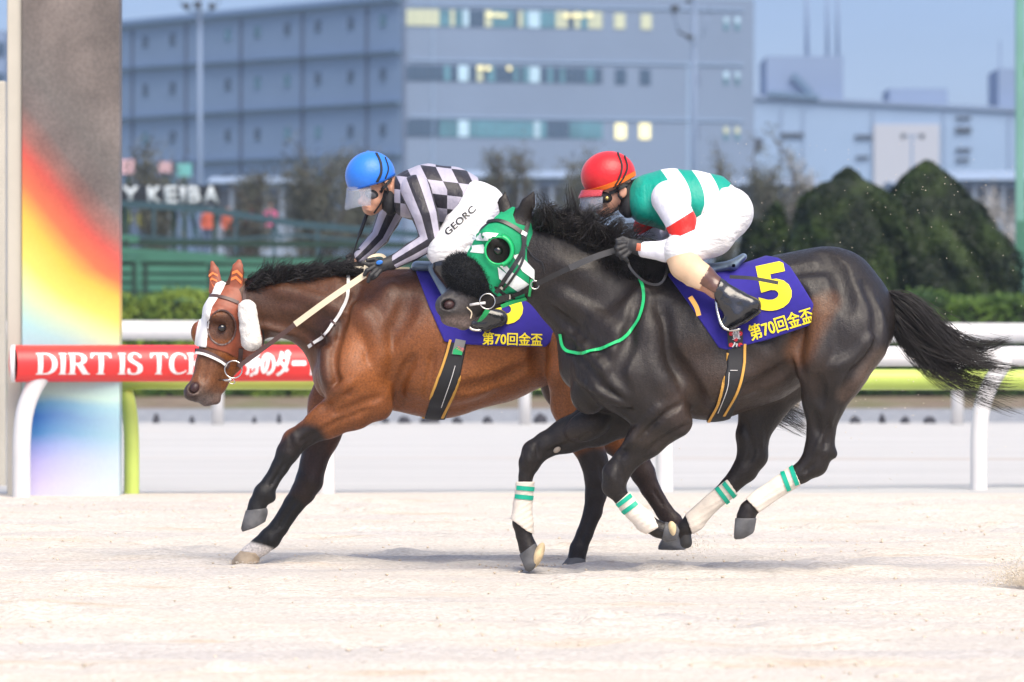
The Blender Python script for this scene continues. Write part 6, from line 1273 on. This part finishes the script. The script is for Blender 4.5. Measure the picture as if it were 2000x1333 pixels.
    V, Q = surfnet(*eval_prims(f.ell(726, 381, o_(726)-.056, 13, 8, .017, 16, .003, n=hn), .0028)); mesh('lens', V, Q, mat('goggle_lens', (.10, .10, .11), .08, coat=.5), gg)
    V2, Q2 = surfnet(*eval_prims(head, .005, .006)); h2 = Surf(V2, Q2); strap(h2, [(742, 376), (752, 364), (764, 350)], 6, M_BLACK, 'goggle_strap', root, n=12); strap(h2, [(752, 372), (744, 395), (730, 416)], 3.5, M_BLACK, 'chin_strap', root, n=14); strap(h2, [(735, 360), (745, 352), (757, 372), (752, 385)], 3.5, M_BLACK, 'chin_strap', root, n=14)
    wv = MB().tube([f.W(678, 527, .045), f.W(683, 516, .045), f.W(700, 465, .05), f.W(703, 457, .05), f.W(717, 418, .06), f.W(719, 413, .06)], [.0035, .004, .0045, .009, .010, .006], 10).build('riding_whip', M_LEATH, None, True); tag(wv, 'thin black riding whip in the blue-helmeted jockey\'s far hand', 'whip')
    # saddle and stirrup belong to the horse
    f2 = f; V, Q = surfnet(*eval_prims(f2.chain([(815, 522, 0, 12, 4), (870, 522, 0, 11, 7), (930, 505, 0, 9, 8), (960, 490, 0, 7, 8)], .015)+f2.chain([(850, 525, -.25, 14, .5), (872, 575, -.30, 10, .4)], .015), .0055)); mesh('saddle', V, Q, bpy.data.materials['saddle_leather'], BAYR)
    MB().tube(spline([f.W(912, 598, -.34), f.W(912, 625, -.345), f.W(920, 643, -.35), f.W(940, 646, -.35)], 14), .006, 8).build('stirrup', M_STEEL, BAYR, True)
jockey_blue()

def jockey_red():
    f = Fig(26.0); root = empty('person', f.W(1350, 520, 0), 'jockey in red helmet and green and white banded shirt crouching over the black horse', 'person')
    phi = math.radians(12); hn = np.array([-math.sin(phi), math.cos(phi), 0]); o_ = lambda px: -(1200-px)*f.u*math.tan(phi)
    head = f.ell(1192, 350, 0, 42, 38, .076, -20, .02, n=hn) + f.ell(1188, 388, 0, 27, 32, .062, 14, .02, n=hn) + f.ell(1180, 412, 0, 15, 13, .04, 0, .02, n=hn)
    head += [dict(p, k=.006) for p in f.chain([(1168, 380, -.005, 4), (1157, 396, -.005, 5.5), (1165, 401, -.005, 4)], .006)]
    head += f.ell(1176, 410, -.01, 9, 3.5, .025, 20, .006) + f.ell(1217, 376, -.082, 8, 12, .010, 12, .004) + f.ell(1217, 376, -.095, 4, 6.5, .006, 12, .004, True)
    neck = f.chain([(1215, 385, 0, 25), (1250, 385, 0, 30)], .02)
    torso = f.chain([(1268, 384, 0, 42, 1.45), (1305, 390, 0, 57, 1.25), (1355, 396, 0, 58, 1.15), (1395, 400, 0, 53, 1.2), (1412, 404, 0, 48, 1.2)], .03) + f.ell(1262, 405, 0, 36, 32, .16, 25, .03)
    na = [(1307, 388, -.19, 34, 1), (1330, 434, -.26, 28, 1), (1343, 476, -.28, 26, 1), (1300, 491, -.265, 19, 1), (1258, 488, -.245, 14.5, 1)]
    fa = [(1275, 410, .17, 27, 1), (1262, 445, .22, 23, 1), (1272, 470, .20, 19, 1), (1245, 480, .13, 15, 1), (1232, 484, .09, 12, 1)]
    nl = [(1412, 420, -.09, 52, 1), (1388, 455, -.2, 43, .95), (1330, 490, -.29, 33, .9)]; fl = [(1412, 420, .09, 52, 1), (1370, 450, .2, 44, .95), (1305, 478, .28, 30, .9), (1345, 530, .28, 24, .9), (1395, 575, .28, 18, .9), (1420, 600, .28, 13, .9)]
    shin = [(1330, 492, -.29, 32, .9), (1338, 518, -.31, 28, .85), (1368, 543, -.32, 26, .85), (1400, 566, -.325, 20, .9), (1425, 580, -.33, 18, .9)]
    foot = [(1425, 580, -.33, 19, .9), (1463, 598, -.33, 18, .95), (1436, 620, -.33, 16, 1.0), (1416, 633, -.33, 11, 1.1)]
    pelvis = f.chain([(1412, 412, 0, 52, 1.2), (1422, 415, 0, 48, 1.25)], .03)
    V, Q = surfnet(*eval_prims(head+neck+f.chain([(1268, 384, 0, 37, 1.4), (1305, 390, 0, 50, 1.2), (1355, 396, 0, 51, 1.1), (1412, 414, 0, 46, 1.15)], .03)+f.chain(na, .02, scale=.86)+f.chain(fa, .02, scale=.86)+f.chain([(*q[:3], q[3]*(.62, .80, .9)[i], q[4]) for i, q in enumerate(nl)], .03)+f.chain(fl, .03, scale=.85)+f.chain(shin, .02, scale=.85)+f.chain(foot, .02, scale=.8)+f.chain([(1258, 488, -.245, 11), (1230, 482, -.235, 10)], .01)+f.chain([(1232, 484, .09, 10), (1222, 486, .08, 9)], .01), .005))
    mesh('body', V, Q, M_SKIN, root)
    V, Q = f.shell(torso, .004, [[(1225, 300), (1370, 300), (1400, 330), (1428, 358), (1400, 410), (1385, 425), (1345, 450), (1225, 455)]], -.1, .0045, smooth=2); px, py = project(V)
    k = np.clip((py-332)/60, 0, 1.6); u = px-26*(1-(1-np.clip(k, 0, 1))**2)+np.clip(py-400, 0, 99)*.35
    mesh('shirt', V, Q, satin('banded_satin', 'band', (.0, .30, .22), (.76, .76, .78), [(1290, 1324), (1350, 1381)]), root, True, {'pat': np.stack([u, u*0, u*0], 1)})
    M_SL = satin('red_band_sleeve', 'band', (.76, .76, .82), (.75, .02, .015), [(46, 76)]); M_SL2 = satin('red_band_sleeve_far', 'band', (.70, .70, .80), (.75, .02, .015), [(14, 44)])
    for ar, mm in ((na, M_SL), (fa, M_SL2)):
        V, Q = surfnet(*eval_prims(f.chain(ar, .015), .0042, .003), smooth=2); s, al = arm_coord(V, ar); V = V+np.array([0, -1., 0])*0; mesh('sleeve', V, Q, mm, root, True, {'pat': np.stack([al+s*3, s, s*0], 1)})
    V, Q = f.shell(pelvis+f.chain(nl, .03), .005, [[(1366, 300), (1400, 333), (1424, 360), (1500, 340), (1500, 500), (1400, 515), (1330, 530), (1290, 520), (1290, 470), (1326, 444), (1350, 432), (1374, 417), (1396, 390), (1412, 362)]], -.15, .0045, smooth=2)
    mesh('breeches', V, Q, M_BREE, root)
    V, Q = surfnet(*eval_prims(f.chain(fl[:3], .03), .005, .004)); mesh('breeches_leg', V, Q, M_BREE, root)
    V, Q = f.shell(f.chain(shin, .015), .004, [[(1296, 480), (1352, 492), (1392, 518), (1366, 566), (1296, 545)]], -.33, .004); mesh('knee_patch', V, Q, M_TAN, root)
    V, Q = f.shell(f.chain(shin, .015), .005, [[(1386, 518), (1412, 534), (1396, 574), (1364, 554)]], -.33, .004); mesh('boot_top', V, Q, M_BOOTT, root)
    V, Q = f.shell(f.chain(shin[2:], .015)+f.chain(foot, .012)+f.chain([(1420, 585, -.33, 20, .95), (1436, 612, -.33, 21, .95)], .012)+f.ell(1473, 596, -.33, 13, 12, .028, 0, .01), .004, [[(1412, 534), (1445, 545), (1500, 580), (1500, 620), (1440, 650), (1400, 650), (1396, 570)]], -.33, .0038); V = V+wander_field(V, .0018, 55, 4)
    bt = mesh('boot', V, Q, M_BOOT, root); mesh('sole', *surfnet(*eval_prims(f.chain([(1482, 610, -.33, 4, 7), (1455, 628, -.33, 3.5, 8), (1425, 643, -.33, 3.5, 9)], .004), .0028)), M_LEATH, bt)
    V, Q = surfnet(*eval_prims(f.chain(fl[2:], .015), .006, .003)); mesh('boot', V, Q, M_BOOT, root)
    glove(f, root, [(1236, 481, -.24, 14), (1225, 484, -.24, 13)], [[(1222, 474, -.25, 5), (1208, 475, -.265, 4.8), (1203, 486, -.255, 4.2)], [(1220, 481, -.255, 5), (1206, 486, -.27, 4.8), (1206, 497, -.255, 4.2)], [(1222, 489, -.255, 5), (1210, 496, -.265, 4.8), (1214, 505, -.25, 4.2)], [(1229, 494, -.25, 4.8), (1219, 503, -.26, 4.4), (1225, 510, -.25, 3.9)], [(1232, 472, -.24, 5.2), (1216, 466, -.24, 4.8), (1205, 470, -.25, 4.2)]], [(1238, 482, -.24, 14), (1252, 486, -.243, 15.5)])
    glove(f, root, [(1224, 486, .08, 12), (1216, 488, .08, 11)], [[(1216, 480, .07, 4.6), (1206, 482, .05, 4.2), (1204, 490, .05, 3.8)], [(1214, 486, .07, 4.6), (1204, 490, .05, 4.2), (1206, 498, .05, 3.8)], [(1216, 492, .07, 4.6), (1208, 499, .05, 4.2), (1212, 505, .05, 3.8)], [(1222, 496, .07, 4.4), (1215, 504, .05, 4), (1220, 508, .05, 3.6)], [(1222, 478, .08, 4.6), (1210, 474, .07, 4.2), (1202, 478, .05, 3.8)]], [(1228, 485, .085, 12), (1236, 484, .09, 13)])
    mark(Surf(*surfnet(*eval_prims(f.ell(1247, 483, -.25, 16, 16, .04), .005))), polybm([[(0, 0), (9, 0), (9, 15), (0, 15)]]), 1242, 490, -8, 'wrist_logo', mat('orange_logo', (.45, .12, .06), .5), root, .006, 6)
    V, Q = surfnet(*eval_prims(f.chain([(1222, 380, 0, 27, 1), (1230, 402, 0, 22, 1.1), (1256, 385, 0, 38, 1.2)], .02)+f.ell(1228, 402, -.05, 13, 26, .04, 8, .02), .0045)); V = V+wander_field(V, .002, 60, 14); mesh('neck_warmer', V, Q, M_BLACK, root)
    hp = f.ell(1188, 343, 0, 54, 47.5, .115, -8, .01, n=hn); V, Q = f.shell(hp, .0, [[(1100, 270), (1280, 270), (1280, 330), (1242, 344), (1215, 358), (1180, 373), (1152, 380), (1128, 376)]], -.08, .0045, smooth=2)
    he = mesh('helmet', V, Q, mat('red_helmet', (.62, .012, .018), .42, sheen=.2, bump=.0015, bscale=60), root); hs = Surf(V, Q)
    strap(hs, [(1140, 375), (1165, 371), (1205, 357), (1240, 339)], 9, mat('orange_trim', (.85, .16, .01), .45), 'rim', he, off=.001, n=24); strap(hs, [(1206, 300), (1214, 325), (1208, 350), (1194, 371)], 3.2, M_BLACK, 'helmet_band', he, off=.003, n=20); strap(hs, [(1219, 306), (1224, 328), (1214, 352), (1198, 369)], 3.2, M_BLACK, 'helmet_band', he, off=.003, n=20)
    visor(f, root, 1188, 372, 49, 0, 0, phi, clear('red_visor', (.80, .12, .15), .45), drop=(-3, 16), name='peak'); visor(f, root, 1188, 386, 51, 0, 0, phi, clear('smoke_visor', (.70, .75, .85), .18), drop=(0, 32))
    V, Q = surfnet(*eval_prims(f.ell(1180, 386, -.05, 17, 12, .03, 12, .004), .003)); gg = mesh('goggles', V, Q, M_BLACK, root); V, Q = surfnet(*eval_prims(f.ell(1185, 388, -.075, 5, 5, .008), .002)); mesh('goggle_rivet', V, Q, mat('brass', (.45, .35, .12), .3, metal=1), gg)
    V2, Q2 = surfnet(*eval_prims(head, .005, .006)); h2 = Surf(V2, Q2); strap(h2, [(1190, 378), (1205, 372), (1225, 360)], 7, M_BLACK, 'goggle_strap', root, n=12); strap(h2, [(1214, 384), (1206, 405), (1190, 420)], 4, M_BLACK, 'chin_strap', root, n=14); strap(h2, [(1204, 366), (1210, 384), (1218, 396), (1214, 412)], 4, M_BLACK, 'chin_strap', root, n=14)
    MB().tube(spline([f.W(1398, 586, -.335), f.W(1402, 612, -.345), f.W(1410, 636, -.36), f.W(1424, 645, -.37), f.W(1446, 643, -.37)], 18), .0068, 8).build('stirrup', M_STEEL, BLKR, True)
    MB().tube(spline([f.W(1410, 560, -.31), f.W(1412, 600, -.285), f.W(1430, 642, -.28), f.W(1446, 643, -.29)], 14), .006, 8).build('stirrup', M_STEEL, BLKR, True)
    flatband(f, BLKR, [(1425, 541, -.30), (1470, 544, -.335), (1520, 553, -.335)], 7, 'stirrup_leather', M_LEATHG)
jockey_red()

# ============================================================ FLYING SAND
def grains(name, P, R, mt, label):
    n = len(P); b = np.array([(1, 0, 0), (-1, 0, 0), (0, 1, 0), (0, -1, 0), (0, 0, 1), (0, 0, -1)], float); F = np.array([(0, 2, 4), (2, 1, 4), (1, 3, 4), (3, 0, 4), (2, 0, 5), (1, 2, 5), (3, 1, 5), (0, 3, 5)])
    V = (P[:, None]+b[None]*np.asarray(R)[:, None, None]*rng.uniform(.7, 1.3, (n, 6, 1))).reshape(-1, 3); Q = (F[None]+6*np.arange(n)[:, None, None]).reshape(-1, 3)
    o = mesh(name, V, Q, mt, None, False); tag(o, label, 'sand', kind='stuff')
M_SAND = mat('sand_grain', (.70, .62, .50), .9, noise=.2, nscale=30)
g = np.random.default_rng(99); P = []; R = []
for k in range(260):
    px = g.uniform(1340, 1995); py = g.uniform(330, 800) if g.uniform() < .8 else g.uniform(280, 420); P.append(W(px, py, g.uniform(27.5, 31))); R.append(g.uniform(.001, .0028))
for cx, cy, n, sx, sy, d in ((1345, 1062, 420, 26, 12, 27.9), (1128, 1090, 120, 22, 5, 27.6), (478, 1101, 90, 22, 4, 27.2), (1330, 1040, 60, 60, 20, 27.6), (1600, 840, 160, 180, 90, 28)):
    for k in range(n):
        a = W(cx+g.normal(0, sx), cy+g.normal(0, sy), d+g.normal(0, .12)); a[2] = max(a[2], .004); P.append(a); R.append(g.uniform(.0012, .0034))
grains('sand_spray', np.array(P), R, M_SAND, 'fine sand grains thrown up behind the two galloping horses')
P = []; R = []
for k in range(3200):
    u = g.uniform(0, 1); h = abs(g.normal(0, .075))*(1-u*.5); P.append((W(1992, 1130, 24.6)[0]+.02+g.normal(0, .055+.03*u), 24.6+g.normal(0, .06), .006+h)); R.append(g.uniform(.0014, .0036))
grains('sand_puff', np.array(P), R, M_SAND, 'burst of kicked sand low on the track at the right edge')
